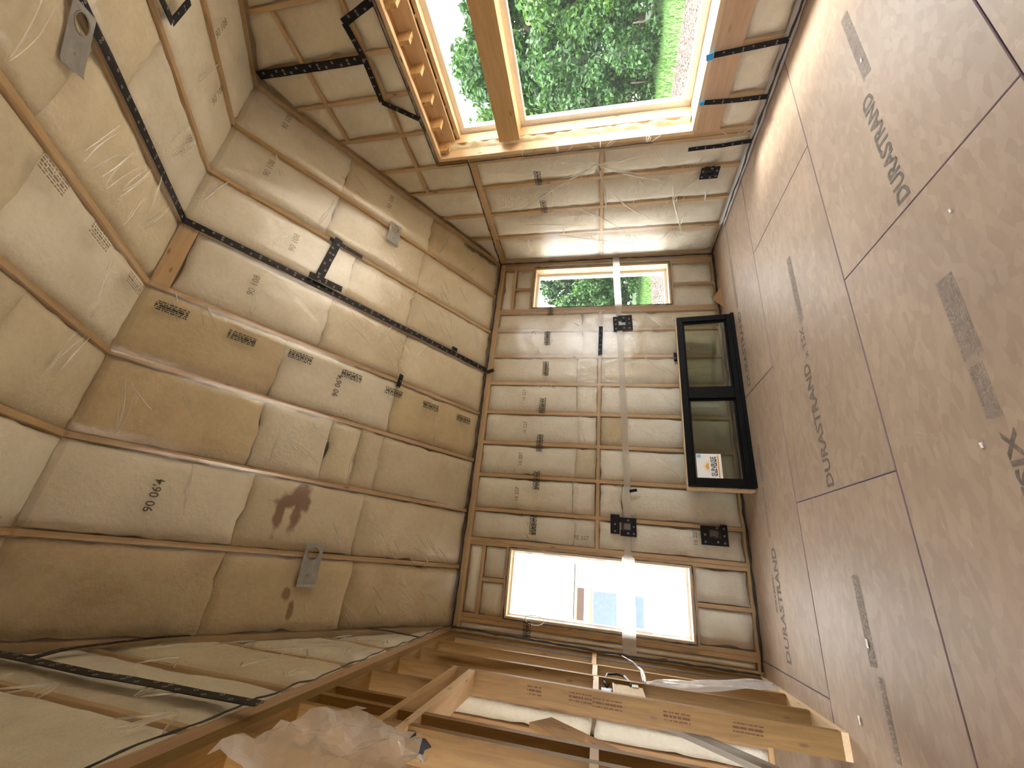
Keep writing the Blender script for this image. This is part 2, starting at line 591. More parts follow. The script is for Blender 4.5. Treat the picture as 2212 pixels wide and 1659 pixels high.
def tape(s, width, pts, label, off=0.060, m='tape_black', rings=True, name='sealing_tape', cat='tape'):
    """strip of tape following a surface: real thickness, slight wobble, two staggered rows of printed rings"""
    u, v, n = axes(s)
    P3 = [SP(s, a, b, off) for a, b in pts]
    fine = []
    for A, B in zip(P3[:-1], P3[1:]):
        k = max(1, int((B - A).length / 0.07))
        fine += [A.lerp(B, i / k) for i in range(k)]
    fine.append(P3[-1])
    org = P3[len(P3) // 2] if len(P3) > 2 else (P3[0] + P3[-1]) / 2
    verts, faces = [], []
    rv, rf = [], []
    dist = 0.0
    nextr, side = 0.03, 1
    for i, p in enumerate(fine):
        d = (fine[min(i + 1, len(fine) - 1)] - fine[max(i - 1, 0)]).normalized()
        sd = n.cross(d).normalized()
        w2 = width / 2 * (1 + 0.10 * noise.noise(p * 9))
        up = 0.004 * noise.noise(p * 5)
        for (k, z) in ((-1, -0.003), (1, -0.003), (1, 0.0), (-1, 0.0)):
            verts.append(p + sd * (k * w2) + n * (up + z) - org)
        if i:
            dist += (p - fine[i - 1]).length
            while dist > nextr and rings:
                c = p + sd * (side * width * 0.2) + n * (up + 0.0025) - org
                r0 = width * 0.15
                o0 = len(rv)
                for q in range(10):
                    an = q * 2 * math.pi / 10
                    e = d * math.cos(an) + sd * math.sin(an)
                    rv.append(c + e * r0)
                    rv.append(c + e * r0 * 0.55)
                for q in range(10):
                    q2 = (q + 1) % 10
                    rf.append((o0 + 2 * q, o0 + 2 * q + 1, o0 + 2 * q2 + 1, o0 + 2 * q2))
                side = -side
                nextr += 0.062
    for i in range(len(fine) - 1):
        a = i * 4
        for k in range(4):
            k2 = (k + 1) % 4
            faces.append((a + k, a + k2, a + 4 + k2, a + 4 + k))
    faces.append((3, 2, 1, 0))
    e = (len(fine) - 1) * 4
    faces.append((e, e + 1, e + 2, e + 3))
    o = link(name, mesh(name, verts, faces), None, m)
    o.location = org
    tag(o, label, cat)
    if rv:
        r = link('printed_rings', mesh('printed_rings', rv, rf), o, 'ring_print')
        r['label'] = 'pale ring marks printed along the tape'
        r['kind'] = 'stuff'
    return o

def bead(parent, pts, width=0.012, m='sealant', name='sealant_bead', wob=0.008):
    """wobbling line of sealant along a polyline of 3-D points"""
    P = [Vector(p) for p in pts]
    fine = []
    for A, B in zip(P[:-1], P[1:]):
        k = max(1, int((B - A).length / 0.06))
        fine += [A.lerp(B, i / k) for i in range(k)]
    fine.append(P[-1])
    return tube(name, parent, [p + Vector((noise.noise(p * 7), noise.noise(p * 7 + Vector((9, 0, 0))), noise.noise(p * 7 + Vector((0, 9, 0))))) * wob for p in fine],
                lambda t: width / 2 * (1 + 0.7 * noise.noise(Vector((t * 40, width * 99, 3)))), m, 5)

def tube(name, parent, pts, rad, m, seg=8):
    verts, faces = [], []
    pts = [Vector(p) for p in pts]
    org = pts[len(pts) // 2]
    for i, p in enumerate(pts):
        d = (pts[min(i + 1, len(pts) - 1)] - pts[max(i - 1, 0)]).normalized()
        a = d.cross(Vector((0.31, 0.17, 0.93)))
        if a.length < 0.1:
            a = d.cross(Vector((1, 0, 0)))
        a.normalize()
        b = d.cross(a)
        r = rad(i / (len(pts) - 1)) if callable(rad) else rad
        for k in range(seg):
            t = 2 * math.pi * k / seg
            verts.append(p + (a * math.cos(t) + b * math.sin(t)) * r - org)
    for i in range(len(pts) - 1):
        for k in range(seg):
            k2 = (k + 1) % seg
            faces.append((i * seg + k, i * seg + k2, (i + 1) * seg + k2, (i + 1) * seg + k))
    faces.append(tuple(range(seg))[::-1])
    faces.append(tuple(range((len(pts) - 1) * seg, len(pts) * seg)))
    o = link(name, mesh(name, verts, faces, True), parent, m)
    o.location = org
    return o

def text_mesh(txt, height, m, bold=0.0, stretch=1.0):
    c = bpy.data.curves.new('lettering', 'FONT')
    c.body = txt
    c.size = height * 1.4
    c.resolution_u = 2
    c.offset = bold
    o = bpy.data.objects.new('lettering_tmp', c)
    me = bpy.data.meshes.new_from_object(o)
    bpy.data.objects.remove(o)
    xs = [v.co.x for v in me.vertices]
    ys = [v.co.y for v in me.vertices]
    cx, cy = (min(xs) + max(xs)) / 2, (min(ys) + max(ys)) / 2
    for v in me.vertices:
        v.co.x = (v.co.x - cx) * stretch
        v.co.y -= cy
    me.materials.clear()
    me.materials.append(MAT[m])
    return me, (max(xs) - min(xs)) * stretch

def fit_text(txt, length, height, m, bold=0.0):
    me, w = text_mesh(txt, height, m, bold)
    for v in me.vertices:
        v.co.x *= length / w
    return me

def dash_mesh(length, lines, pitch, thick, m, gap=0.35):
    """rows of tiny broken marks: print too fine to read"""
    verts, faces = [], []
    for r in range(lines):
        y = (r - (lines - 1) / 2) * pitch
        x = -length / 2 + random.uniform(0, length * 0.04)
        strong = 1.6 if r == lines // 2 else 1.0
        while x < length / 2 - 0.004:
            l = random.uniform(0.006, 0.03) * strong
            x1 = min(length / 2, x + l)
            k = len(verts)
            h = thick * strong / 2
            verts += [(x, y - h, 0), (x1, y - h, 0), (x1, y + h, 0), (x, y + h, 0)]
            faces.append((k, k + 1, k + 2, k + 3))
            x = x1 + random.uniform(0.002, 0.008) * (1 + gap)
    me = mesh('printed_marks', verts, faces)
    me.materials.append(MAT[m])
    return me

def rot_mesh90(me):
    for v in me.vertices:
        v.co.x, v.co.y = -v.co.y, v.co.x
    return me

# ------------------------------------------------------------------ floor
floor = structure('floor', 'strand board subfloor sheets with printed lettering', 'floor')
slab('joist_layer', floor, (-7.7, YN - 0.3, -0.30), (0.18, 0.18, -0.022), 'subfloor_dark')
rows = [(0.15, -1.222), (-1.222, -2.405), (-2.405, -3.605), (-3.605, -4.82), (-4.82, YN - 0.2)]
seams = [[-2.35, -4.78], [-1.09, -3.53], [-2.33, -4.77], [-1.1, -3.54], [-2.34, -4.78]]
panels = {}
for ri, ((y0, y1), sm) in enumerate(zip(rows, seams)):
    xs = [0.15] + sm + [-7.6]
    for ci in range(len(xs) - 1):
        x0, x1 = xs[ci], xs[ci + 1]
        lo = Vector((x1 + 0.0022, y1 + 0.0028, -0.022)); hi = Vector((x0 - 0.0022, y0 - 0.0028, 0.0))
        d = (hi - lo) / 2
        bw = 0.0035
        vv = []
        for z, ins in ((-d.z, 0), (d.z - bw, 0), (d.z, bw)):
            for sx, sy in ((-1, -1), (1, -1), (1, 1), (-1, 1)):
                vv.append((sx * (d.x - ins), sy * (d.y - ins), z))
        ff = [(8, 9, 10, 11), (3, 2, 1, 0)]
        for L_ in (0, 4):
            for k in range(4):
                k2 = (k + 1) % 4
                ff.append((L_ + k, L_ + k2, L_ + 4 + k2, L_ + 4 + k))
        me = mesh('floor_panel', vv, ff)
        me.materials.append(MAT['strand_board'])
        me.materials.append(MAT['sheet_edge'])
        for p in me.polygons:
            if p.index >= 2:
                p.material_index = 1
        o = link('floor_panel', me, floor)
        o.location = (lo + hi) / 2
        panels[(ri, ci)] = o

def floor_print(me, panel, x, y, rot=0.0, name='printed_lettering'):
    o = link(name, me, panels[panel])
    return under(o, panels[panel], Matrix.Translation((x, y, 0.0012)) @ Matrix.Rotation(rot, 4, 'Z'))
for (panel, x0, x1, y) in [((1, 1), -3.50, -2.60, -1.765), ((2, 0), -2.28, -1.47, -2.99), ((0, 1), -4.69, -3.83, -0.63), ((0, 0), -2.28, -1.38, -0.62)]:
    floor_print(fit_text('DURASTRAND', x1 - x0, 0.085, 'ink_floor', 0.003), panel, (x0 + x1) / 2, y)
for (panel, x0, x1, y, ln) in [((2, 1), -3.20, -2.80, -3.03, 4), ((2, 1), -3.46, -3.23, -3.02, 3), ((1, 1), -2.28, -1.66, -1.83, 3),
                               ((1, 2), -4.50, -4.03, -1.82, 3), ((1, 2), -4.90, -4.53, -1.86, 2), ((0, 0), -1.32, -0.6, -0.60, 3),
                               ((0, 1), -3.75, -3.3, -0.60, 2), ((0, 1), -3.25, -2.9, -0.62, 3), ((2, 0), -1.38, -0.75, -3.05, 3), ((0, 0), -0.55, -0.1, -0.6, 2)]:
    floor_print(dash_mesh(x1 - x0, ln * 2, 0.012, 0.0095, 'ink_floor_faint', 0.4), panel, (x0 + x1) / 2, y, name='printed_marks')
floor_print(fit_text('x TSX', 0.26, 0.06, 'ink_floor', 0.001), (1, 1), -2.44, -1.80)
floor_print(fit_text('TSIX', 0.30, 0.06, 'ink_floor', 0.002), (2, 1), -3.66, -3.045)
floor_print(dash_mesh(0.3, 2, 0.02, 0.010, 'ink_floor', 0.2), (0, 1), -4.2, -0.53, name='pencil_mark')

# ------------------------------------------------------------------ far wall
wf = structure('wall_far', 'far wall of studs and cream insulation behind clear plastic', 'wall')
W1 = (-0.845, -0.145, 0.585, 2.468)        # right window: x0 x1 z0 z1
W2 = (-4.720, -4.035, 0.568, 2.462)        # left window
XE = -7.6                                   # wall goes on beyond the partition
zb, zt = 0.040, 2.935
def shell_far(x0, x1, z0, z1):
    slab('sheathing', wf, (x0, 0.142, z0), (x1, 0.156, z1), 'sheathing')
shell_far(XE, W2[0], -0.3, 3.3); shell_far(W2[1], W1[0], -0.3, 3.3); shell_far(W1[1], 0.2, -0.3, 3.3)
for w in (W1, W2):
    shell_far(w[0], w[1], -0.3, w[2]); shell_far(w[0], w[1], w[3], 3.3)
SW = 0.038
studs_k = [-1.197 - 0.4064 * k for k in range(7)]
for x in [-0.019, -0.085, -0.126, -0.866, -0.908] + studs_k + [-3.972, -4.013, -4.742, -4.783, -4.890]:
    stick('stud', wf, 'F', (x, zb), (x, zt), SW, 0.14)
stick('bottom_plate', wf, 'F', (-4.909, 0.020), (0.0, 0.020), 0.04, 0.14)
stick('top_plate', wf, 'F', (-4.909, 2.955), (0.0, 2.955), 0.038, 0.14)
stick('top_plate', wf, 'F', (-4.909, 2.995), (0.0, 2.995), 0.038, 0.14)
bays = [(-0.927, -1.178)] + [(studs_k[i] - 0.019, studs_k[i + 1] + 0.019) for i in range(6)] + [(studs_k[6] - 0.019, -3.953)]
shade_f = ['batt_mid', 'batt_mid', 'batt_mid', 'batt_pale', 'batt_pale', 'batt_pale', 'batt_pale', 'batt_pale']
zj = [1.76, 1.74, 1.80, 1.79, 1.76, 1.78, 1.80, 1.77]
for i, (x1, x0) in enumerate(bays):
    g = 0.004
    stick('blocking', wf, 'F', (x0, 1.51), (x1, 1.51), SW, 0.14)
    m_ = shade_f[i]
    batt(wf, 'F', [(x0 + g, zj[i]), (x1 - g, zj[i]), (x1 - g, zt - g), (x0 + g, zt - g)], m_)
    batt(wf, 'F', [(x0 + g, 1.534), (x1 - g, 1.534), (x1 - g, zj[i] - 0.004), (x0 + g, zj[i] - 0.004)], 'batt_mid' if i == 5 else m_)
    if i >= 3:
        zz = (1.22, 1.19, 1.21, 1.24, 1.17)[i - 3]
        batt(wf, 'F', [(x0 + g, zz), (x1 - g, zz), (x1 - g, 1.486), (x0 + g, 1.486)], 'batt_tan' if i == 4 else 'batt_pale')
        batt(wf, 'F', [(x0 + g, zb + g), (x1 - g, zb + g), (x1 - g, zz - 0.004), (x0 + g, zz - 0.004)], m_)
    else:
        batt(wf, 'F', [(x0 + g, zb + g), (x1 - g, zb + g), (x1 - g, 1.486), (x0 + g, 1.486)], m_)
for w in (W1, W2):
    xm = (w[0] + w[1]) / 2
    stick('header_plate', wf, 'F', (w[0] - 0.002, w[3] + 0.019), (w[1] + 0.002, w[3] + 0.019), SW, 0.14)
    stick('header_plate', wf, 'F', (w[0] - 0.002, 2.765), (w[1] + 0.002, 2.765), SW, 0.14)
    stick('sill_plate', wf, 'F', (w[0] - 0.002, w[2] - 0.02), (w[1] + 0.002, w[2] - 0.02), SW, 0.14)
    stick('cripple_stud', wf, 'F', (xm, w[3] + 0.04), (xm, 2.746), SW, 0.14)
    stick('cripple_stud', wf, 'F', (xm, zb), (xm, w[2] - 0.04), SW, 0.14)
    for (xa, xb) in ((w[0], xm - 0.019), (xm + 0.019, w[1])):
        batt(wf, 'F', [(xa + .004, w[3] + .044), (xb - .004, w[3] + .044), (xb - .004, 2.742), (xa + .004, 2.742)], 'batt_pale', 0.02)
        batt(wf, 'F', [(xa + .004, zb + .004), (xb - .004, zb + .004), (xb - .004, w[2] - .044), (xa + .004, w[2] - .044)], 'batt_pale', 0.02)
    batt(wf, 'F', [(w[0] + .004, 2.79), (w[1] - .004, 2.79), (w[1] - .004, 2.930), (w[0] + .004, 2.930)], 'batt_pale', 0.02)
batt(wf, 'F', [(-4.868, zb), (-4.806, zb), (-4.806, zt), (-4.868, zt)], 'batt_pale', 0.012)
film_f = film(wf, 'F', [(-4.905, W2[0], 0.02, 3.0), (W2[0], W2[1], 0.02, W2[2]), (W2[0], W2[1], W2[3], 3.0), (W2[1], W1[0], 0.02, 3.0),
                        (W1[0], W1[1], 0.02, W1[2]), (W1[0], W1[1], W1[3], 3.0), (W1[1], -0.004, 0.02, 3.0)],
              [(((-0.95, 1.45), (-1.05, 1.05)), 0.012, 0.012), (((-0.95, 1.3), (-1.3, 0.75)), 0.012, 0.014), (((-1.75, 0.75), (-2.05, 0.55)), 0.014, 0.012),
               (((-2.1, 0.75), (-2.5, 0.5)), 0.012, 0.012), (((-1.6, 1.1), (-1.9, 0.6)), 0.01, 0.014), (((-3.0, 0.9), (-3.2, 0.6)), 0.012, 0.012),
               (((-0.90, 1.1), (-1.15, 0.62)), 0.014, 0.016)])
# lapped seam of the sheet: a milky band running the whole wall, across both windows
sv, sf = [], []
nseg = 120
for i in range(nseg + 1):
    x = -0.03 - (4.84) * i / nseg
    zc = 1.305 - 0.115 * min(1, i / nseg * 1.6) + 0.006 * noise.noise(Vector((x * 3, 0, 0)))
    hw = (0.046 if x > -0.9 else 0.036) if x > -4 else 0.066
    y = -0.060 + 0.003 * noise.noise(Vector((x * 6, 4, 0)))
    for (dz, dy) in ((-hw, 0), (hw, 0), (hw, 0.0015), (-hw, 0.0015)):
        sv.append((x, y + dy, zc + dz))
for i in range(nseg):
    for k in range(4):
        k2 = (k + 1) % 4
        sf.append((i * 4 + k, i * 4 + k2, i * 4 + 4 + k2, i * 4 + 4 + k))
link('seam_band', mesh('seam_band', sv, sf), film_f, 'poly_strip')

# continuation beyond the partition
for x in (-5.03, -5.42, -5.625, -6.03, -6.44):
    stick('stud', wf, 'F', (x, 0.04), (x, 2.95), SW, 0.14, 'pine_dark')
for x1, x0 in ((-5.05, -5.40), (-5.44, -5.605), (-5.645, -6.01), (-6.05, -6.42)):
    batt(wf, 'F', [(x0, 1.55), (x1, 1.55), (x1, 2.93), (x0, 2.93)], 'batt_pale')
    batt(wf, 'F', [(x0, .04), (x1, .04), (x1, 1.50), (x0, 1.50)], 'batt_pale')
stick('bottom_plate', wf, 'F', (-7.5, 0.02), (-5.06, 0.02), 0.04, 0.14)

def win_unit(name, label, s, w, depth, jm='pine_pale', vin=0.035):
    """window opening in a framed wall: four jamb boards, vinyl frame and glass at the outer side (far wall only)"""
    x0, x1, z0, z1 = w
    o = structure(name, label, 'window')
    t = 0.018
    slab('side_jamb', o, (x0, -0.012, z0), (x0 + t, depth, z1), jm)
    slab('side_jamb', o, (x1 - t, -0.012, z0), (x1, depth, z1), jm)
    slab('head_jamb', o, (x0 + t, -0.012, z1 - t), (x1 - t, depth, z1), jm)
    slab('sill', o, (x0 + t, -0.012, z0), (x1 - t, depth, z0 + t), jm)
    a0, a1, b0, b1 = x0 + t, x1 - t, z0 + t, z1 - t
    d0, d1 = depth - 0.075, depth
    fr = empty('vinyl_frame', ((x0 + x1) / 2, depth, (z0 + z1) / 2), o)
    def fb(lo, hi, nm):
        q = slab(nm, None, lo, hi, 'vinyl_white')
        q.parent = fr
        q.matrix_parent_inverse = Matrix.Translation(-Vector(fr.location))
    fb((a0, d0, b0), (a0 + vin, d1, b1), 'frame_stile')
    fb((a1 - vin, d0, b0), (a1, d1, b1), 'frame_stile')
    fb((a0 + vin, d0, b0), (a1 - vin, d1, b0 + vin), 'frame_rail')
    fb((a0 + vin, d0, b1 - vin), (a1 - vin, d1, b1), 'frame_rail')
    g = slab('glass_pane', o, (a0 + vin, depth - 0.03, b0 + vin), (a1 - vin, depth - 0.026, b1 - vin), 'glass')
    for (pa, pb) in (((x0, z0), (x1, z0)), ((x1, z0), (x1, z1)), ((x1, z1), (x0, z1)), ((x0, z1), (x0, z0))):
        e = 0.006
        bead(o, [(pa[0] + (e if pa[0] == x1 else -e), -0.036, pa[1] + (e if pa[1] == z1 else -e)), (pb[0] + (e if pb[0] == x1 else -e), -0.036, pb[1] + (e if pb[1] == z1 else -e))], 0.013, wob=0.004)
    return o
win1 = win_unit('window_1', 'tall narrow far wall window looking onto green trees', 'F', W1, 0.19)
win2 = win_unit('window_2', 'tall narrow far wall window blown out white beside the partition', 'F', W2, 0.17, vin=0.02)
# printed flashing paper folded round the rough opening of window 2
x0, x1, z0, z1 = W2
fl_ = empty('flashing_paper', ((x0 + x1) / 2, 0.05, z1), win2)
def flash(lo, hi, m_, nm):
    q = slab(nm, None, lo, hi, m_)
    q.parent = fl_
    q.matrix_parent_inverse = Matrix.Translation(-Vector(fl_.location))
for (xa, xb) in ((x0 + 0.019, x0 + 0.021), (x1 - 0.021, x1 - 0.019)):
    flash((xa, 0.01, z0 + .03), (xb, 0.095, z1 - .03), 'label_white', 'paper_strip')
plain('print_red', (0.72, 0.16, 0.10), 0.7)
plain('print_grey', (0.25, 0.23, 0.24), 0.7)
for i, (za, zb_, mm) in enumerate([(2.30, 2.22, 'print_grey'), (2.08, 1.88, 'print_grey'), (1.62, 1.58, 'print_red'), (1.52, 1.41, 'print_grey'), (1.30, 1.26, 'print_red'), (1.24, 1.20, 'print_red')]):
    flash((x1 - 0.0225, 0.02, zb_), (x1 - 0.0212, 0.075, za), mm, 'paper_print')
for i, (za, zb_, mm) in enumerate([(2.02, 1.99, 'print_grey'), (1.93, 1.90, 'print_grey'), (1.87, 1.83, 'print_grey'), (1.50, 1.455, 'print_red'), (1.43, 1.40, 'print_grey'), (1.37, 1.33, 'print_grey'), (1.10, 1.02, 'print_red'), (1.0, 0.96, 'print_red')]):
    flash((x0 + 0.0212, 0.02, zb_), (x0 + 0.0225, 0.075, za), mm, 'paper_print')

# ------------------------------------------------------------------ right gable wall
wr = structure('wall_right', 'right gable wall with the big window, insulation under clear plastic', 'wall')
OY0, OY1, OZ0, OZ1 = -3.95, -1.805, 0.600, 3.360
def zroof(y): return H - TP * y if y > -RD else H + TP * (2 * RD + y)
def gable_sheath(parent, xa, xb, hole):
    def poly(pts):
        k = len(pts)
        vv = [(xa, y, z) for y, z in pts] + [(xb, y, z) for y, z in pts]
        ff = [tuple(range(k))[::-1], tuple(range(k, 2 * k))] + [(i, (i + 1) % k, k + (i + 1) % k, k + i) for i in range(k)]
        link('sheathing', mesh('sheathing', vv, ff), parent, 'sheathing')
    e = 0.25
    if hole:
        a, b, c, d = hole
        poly([(0.16, -0.3), (0.16, zroof(0.0) + e), (b, zroof(b) + e), (b, -0.3)])
        poly([(a, -0.3), (a, zroof(a) + e), (YN - 0.2, H + e), (YN - 0.2, -0.3)])
        poly([(b, -0.3), (b, c), (a, c), (a, -0.3)])
        poly([(b, d), (b, zroof(b) + e), (-RD, RIDGE + e), (a, zroof(a) + e), (a, d)])
    else:
        poly([(0.16, H - 0.02), (0.16, zroof(0) + e), (-RD, RIDGE + e), (YN - 0.2, H + e), (YN - 0.2, H - 0.02)])
gable_sheath(wr, 0.142, 0.156, (OY0, OY1, OZ0, OZ1))
lowY = [-0.019, -0.53, -0.955, -1.382, -1.738, -1.786]
for y in lowY:
    stick('stud', wr, 'R', (y, .04), (y, 2.94 if y > -1.7 else 2.99), SW, 0.14)
stick('bottom_plate', wr, 'R', (YN, 0.02), (0, 0.02), 0.04, 0.14)
stick('top_plate', wr, 'R', (OY1, 2.96), (0, 2.96), SW, 0.14)
stick('top_plate', wr, 'R', (OY1, 3.0), (0, 3.0), SW, 0.14)
for y1, y0 in zip(lowY[:4], lowY[1:5]):
    y1 -= .023; y0 += .023
    stick('blocking', wr, 'R', (y0, 1.51), (y1, 1.51), SW, 0.14)
    batt(wr, 'R', [(y0, 1.534), (y1, 1.534), (y1, 2.936), (y0, 2.936)], 'batt_pale', 0.02)
    batt(wr, 'R', [(y0, .044), (y1, .044), (y1, 1.486), (y0, 1.486)], 'batt_pale', 0.02)
# gable framing above the plate
gy = [-0.53, -0.955, -1.382, -1.735, -2.16, -2.57, -2.95, -3.40, -3.82, -4.25, -4.7]
for y in gy:
    z0_ = 3.02 if y > OY1 or y < OY0 else OZ1 + .04
    stick('gable_stud', wr, 'R', (y, z0_), (y, zroof(y) - 0.03), SW, 0.14)
edges = [0.0] + gy + [YN]
for i in range(len(edges) - 1):
    y1, y0 = edges[i] - .022, edges[i + 1] + .022
    base_z = 3.04 if (y0 > OY1 - .1 or y1 < OY0 + .1) else OZ1 + .044
    levels = [base_z]
    for zz in (3.665, 4.325):
        if zroof((y0 + y1) / 2) > zz + 0.22 and base_z < zz - 0.15:
            levels.append(zz)
    for k, lv in enumerate(levels):
        lo = lv + (.022 if k else 0)
        top = levels[k + 1] - .022 if k + 1 < len(levels) else None
        if k + 1 < len(levels):
            stick('blocking', wr, 'R', (y0, levels[k + 1]), (y1, levels[k + 1]), SW, 0.14)
        if y0 < -RD < y1 and top is None:
            q = [(y0, lo), (y1, lo), (y1, zroof(y1) - .03), (y0, zroof(y0) - .03)]
        else:
            q = [(y0, lo), (y1, lo), (y1, top if top else max(lo + .01, zroof(y1) - .03)), (y0, top if top else max(lo + .01, zroof(y0) - .03))]
        mm = 'batt_pale' if random.random() < .7 else 'batt_mid'
        batt(wr, 'R', q, mm, 0.012)
        if levels[k] != base_z and False:
            pass
# below the big window: a plywood-faced sill beam over short pale batts
stick('sill_beam', wr, 'R', (OY0, 0.475), (OY1, 0.475), 0.235, 0.14, 'plywood')
for y in (-1.80, -2.13, -2.57, -3.0, -3.42, -3.9):
    stick('cripple_stud', wr, 'R', (y, .04), (y, .355), SW, 0.14)
for y1, y0 in ((-1.825, -2.107), (-2.153, -2.547), (-2.593, -2.977), (-3.023, -3.397), (-3.443, -3.877)):
    batt(wr, 'R', [(y0, .044), (y1, .044), (y1, .353), (y0, .353)], 'batt_pale', 0.02)
# near end of the wall (behind the picture edge)
for y in (-3.97, -4.37, -4.78, -5.18, -5.70):
    stick('stud', wr, 'R', (y, .04), (y, 2.98), SW, 0.14)
for y1, y0 in ((-3.99, -4.35), (-4.39, -4.76), (-4.80, -5.16), (-5.20, -5.68)):
    batt(wr, 'R', [(y0, .044), (y1, .044), (y1, 2.97), (y0, 2.97)], 'batt_pale')
fold = [(((-1.60, 1.56), (-1.25, 2.30)), 0.016, 0.014), (((-1.60, 1.56), (-1.05, 2.50)), 0.015, 0.014), (((-1.60, 1.56), (-1.30, 0.75)), 0.016, 0.016),
        (((-1.60, 1.56), (-1.66, 1.10)), 0.014, 0.012), (((-1.60, 1.56), (-1.66, 1.95)), 0.014, 0.012), (((-1.60, 1.56), (-0.95, 1.45)), 0.010, 0.014),
        (((-1.2, 1.4), (-0.75, 0.9)), 0.010, 0.013), (((-1.0, 1.8), (-0.55, 1.2)), 0.010, 0.014), (((-0.6, 2.2), (-0.3, 1.0)), 0.008, 0.014),
        (((-1.1, 0.7), (-0.5, 0.5)), 0.010, 0.014), (((-0.8, 2.5), (-0.7, 1.7)), 0.010, 0.012), (((-1.5, 0.3), (-0.9, 0.8)), 0.010, 0.014)]
film_r = film(wr, 'R', [(OY1, -0.004, 0.02, 3.0), (OY0, OY1, 0.02, OZ0 - .005), (YN, OY0, 0.02, 3.0)], fold)
film(wr, 'R', [(OY1, -0.004, 3.0, lambda y: zroof(y) - .02), (-RD, OY1, OZ1 + .005, lambda y: zroof(y) - .02),
               (OY0, -RD, OZ1 + .005, lambda y: zroof(y) - .02), (YN, OY0, 3.0, lambda y: zroof(y) - .005)])
# lip of the plastic folded out onto the floor
lv, lf = [], []
for i in range(61):
    y = -0.55 - i * 0.06
    for k, (dx, dz) in enumerate(((-0.036, 0.06), (-0.05, 0.02), (-0.085, 0.008))):
        p = Vector((dx - 0.012 * noise.noise(Vector((y * 6, k * 3, 1))) * k, y, dz + 0.008 * (1 + noise.noise(Vector((y * 8, k, 4))))))
        lv.append(p)
    if i:
        a = (i - 1) * 3
        for k in range(2):
            lf.append((a + k, a + k + 1, a + 3 + k + 1, a + 3 + k))
lip = link('sheet_lip', mesh('sheet_lip', lv, lf, True), film_r, 'poly_scrap')
so = lip.modifiers.new('thickness', 'SOLIDIFY'); so.thickness = 0.001

# big window: deep rough opening with ladder head, foam, inner frame, transom beam and glass
win3 = structure('window_3', 'big right wall window with a pine transom beam and foam sealed jamb', 'window')
def B3(name, lo, hi, m_='pine_pale', parent=None):
    return slab(name, parent or win3, lo, hi, m_)
XD = 0.40
for (ya, yb) in ((OY1 - 0.038, OY1), (OY0, OY0 + 0.038)):
    B3('side_jamb', (-0.012, ya, OZ0), (0.13, yb, OZ1))
    s_ = -1 if yb == OY1 else 1
    ym = ya if s_ < 0 else yb
    lo_, hi_ = sorted((ym, ym + s_ * 0.042))
    B3('inner_jamb', (0.17, lo_ - (0 if s_ < 0 else 0.04), OZ0), (0.31, hi_ + (0.04 if s_ < 0 else 0), OZ1))
    lo_, hi_ = sorted((OY1 if s_ < 0 else OY0, ym + s_ * 0.10))
    B3('vinyl_stile', (0.33, lo_, OZ0), (XD, hi_, OZ1), 'vinyl_white')
# foam bead along the far jamb
for yy, sg in ((OY1 - 0.036, -1), (OY0 + 0.036, 1)):
    pts = []
    fv, ff = [], []
    nz_ = 60
    for i in range(nz_ + 1):
        z = OZ0 + .03 + (OZ1 - OZ0 - .06) * i / nz_
        for k in range(7):
            t = k / 6
            x = 0.115 + 0.08 * t
            h = 0.034 * math.sin(math.pi * t) * (1.0 + 0.9 * noise.noise(Vector((z * 7, t * 2, 3 + sg)))) + 0.012 * noise.noise(Vector((z * 26, t * 5, 8)))
            fv.append((x + 0.012 * noise.noise(Vector((z * 12, t, 1))), yy + sg * max(-0.004, h), z))
    for i in range(nz_):
        for k in range(6):
            a = i * 7 + k
            ff.append((a, a + 1, a + 8, a + 7))
    link('spray_foam', mesh('spray_foam', fv, ff, True), win3, 'foam')
# ladder head: inner and outer header boards with blocks between
B3('head_board', (-0.012, OY0, OZ1 - 0.038), (0.045, OY1, OZ1))
B3('head_board', (0.20, OY0 + .04, OZ1 - 0.19), (0.24, OY1 - .04, OZ1))
B3('head_lining', (0.04, OY0, OZ1 - 0.006), (XD, OY1, OZ1 + 0.012), 'pine_dark')
B3('head_backer', (0.362, OY0, OZ1 - 0.25), (XD, OY1, OZ1 - 0.006), 'pine')
k = 0
y = OY1 - 0.06
while y > OY0 + 0.05:
    B3('ladder_block', (0.045, y - 0.038, OZ1 - 0.14), (0.20, y, OZ1 - 0.006), 'pine')
    y -= 0.27
B3('head_board', (0.24, OY0 + .04, OZ1 - 0.245), (0.36, OY1 - .04, OZ1 - 0.205))
y = OY1 - 0.16
while y > OY0 + 0.1:
    B3('ladder_rung', (0.24, y - 0.03, OZ1 - 0.205), (0.36, y, OZ1 - 0.02), 'pine_pale')
    y -= 0.27
B3('vinyl_rail', (0.34, OY0 + .1, OZ1 - 0.30), (XD, OY1 - .1, OZ1 - 0.245), 'vinyl_white')
# sill
B3('sill', (-0.012, OY0 + .038, OZ0 - 0.02), (0.33, OY1 - .038, OZ0 + 0.02))
B3('vinyl_rail', (0.33, OY0 + .1, OZ0), (XD, OY1 - .1, OZ0 + 0.09), 'vinyl_white')
# transom beam with its white frame below and above
B3('transom_beam', (0.10, OY0 + .08, 2.40), (0.31, OY1 - .08, 2.63), 'pine')
B3('beam_lip', (0.31, OY0 + .08, 2.43), (0.325, OY1 - .08, 2.60), 'pine_dark')
B3('vinyl_rail', (0.335, OY0 + .1, 2.345), (XD, OY1 - .1, 2.42), 'vinyl_white')
B3('vinyl_rail', (0.335, OY0 + .1, 2.60), (XD, OY1 - .1, 2.66), 'vinyl_white')
B3('glass_pane', (0.36, OY0 + .13, OZ0 + .09), (0.364, OY1 - .13, 2.345), 'glass')
B3('glass_pane', (0.36, OY0 + .13, 2.66), (0.364, OY1 - .13, OZ1 - .30), 'glass')
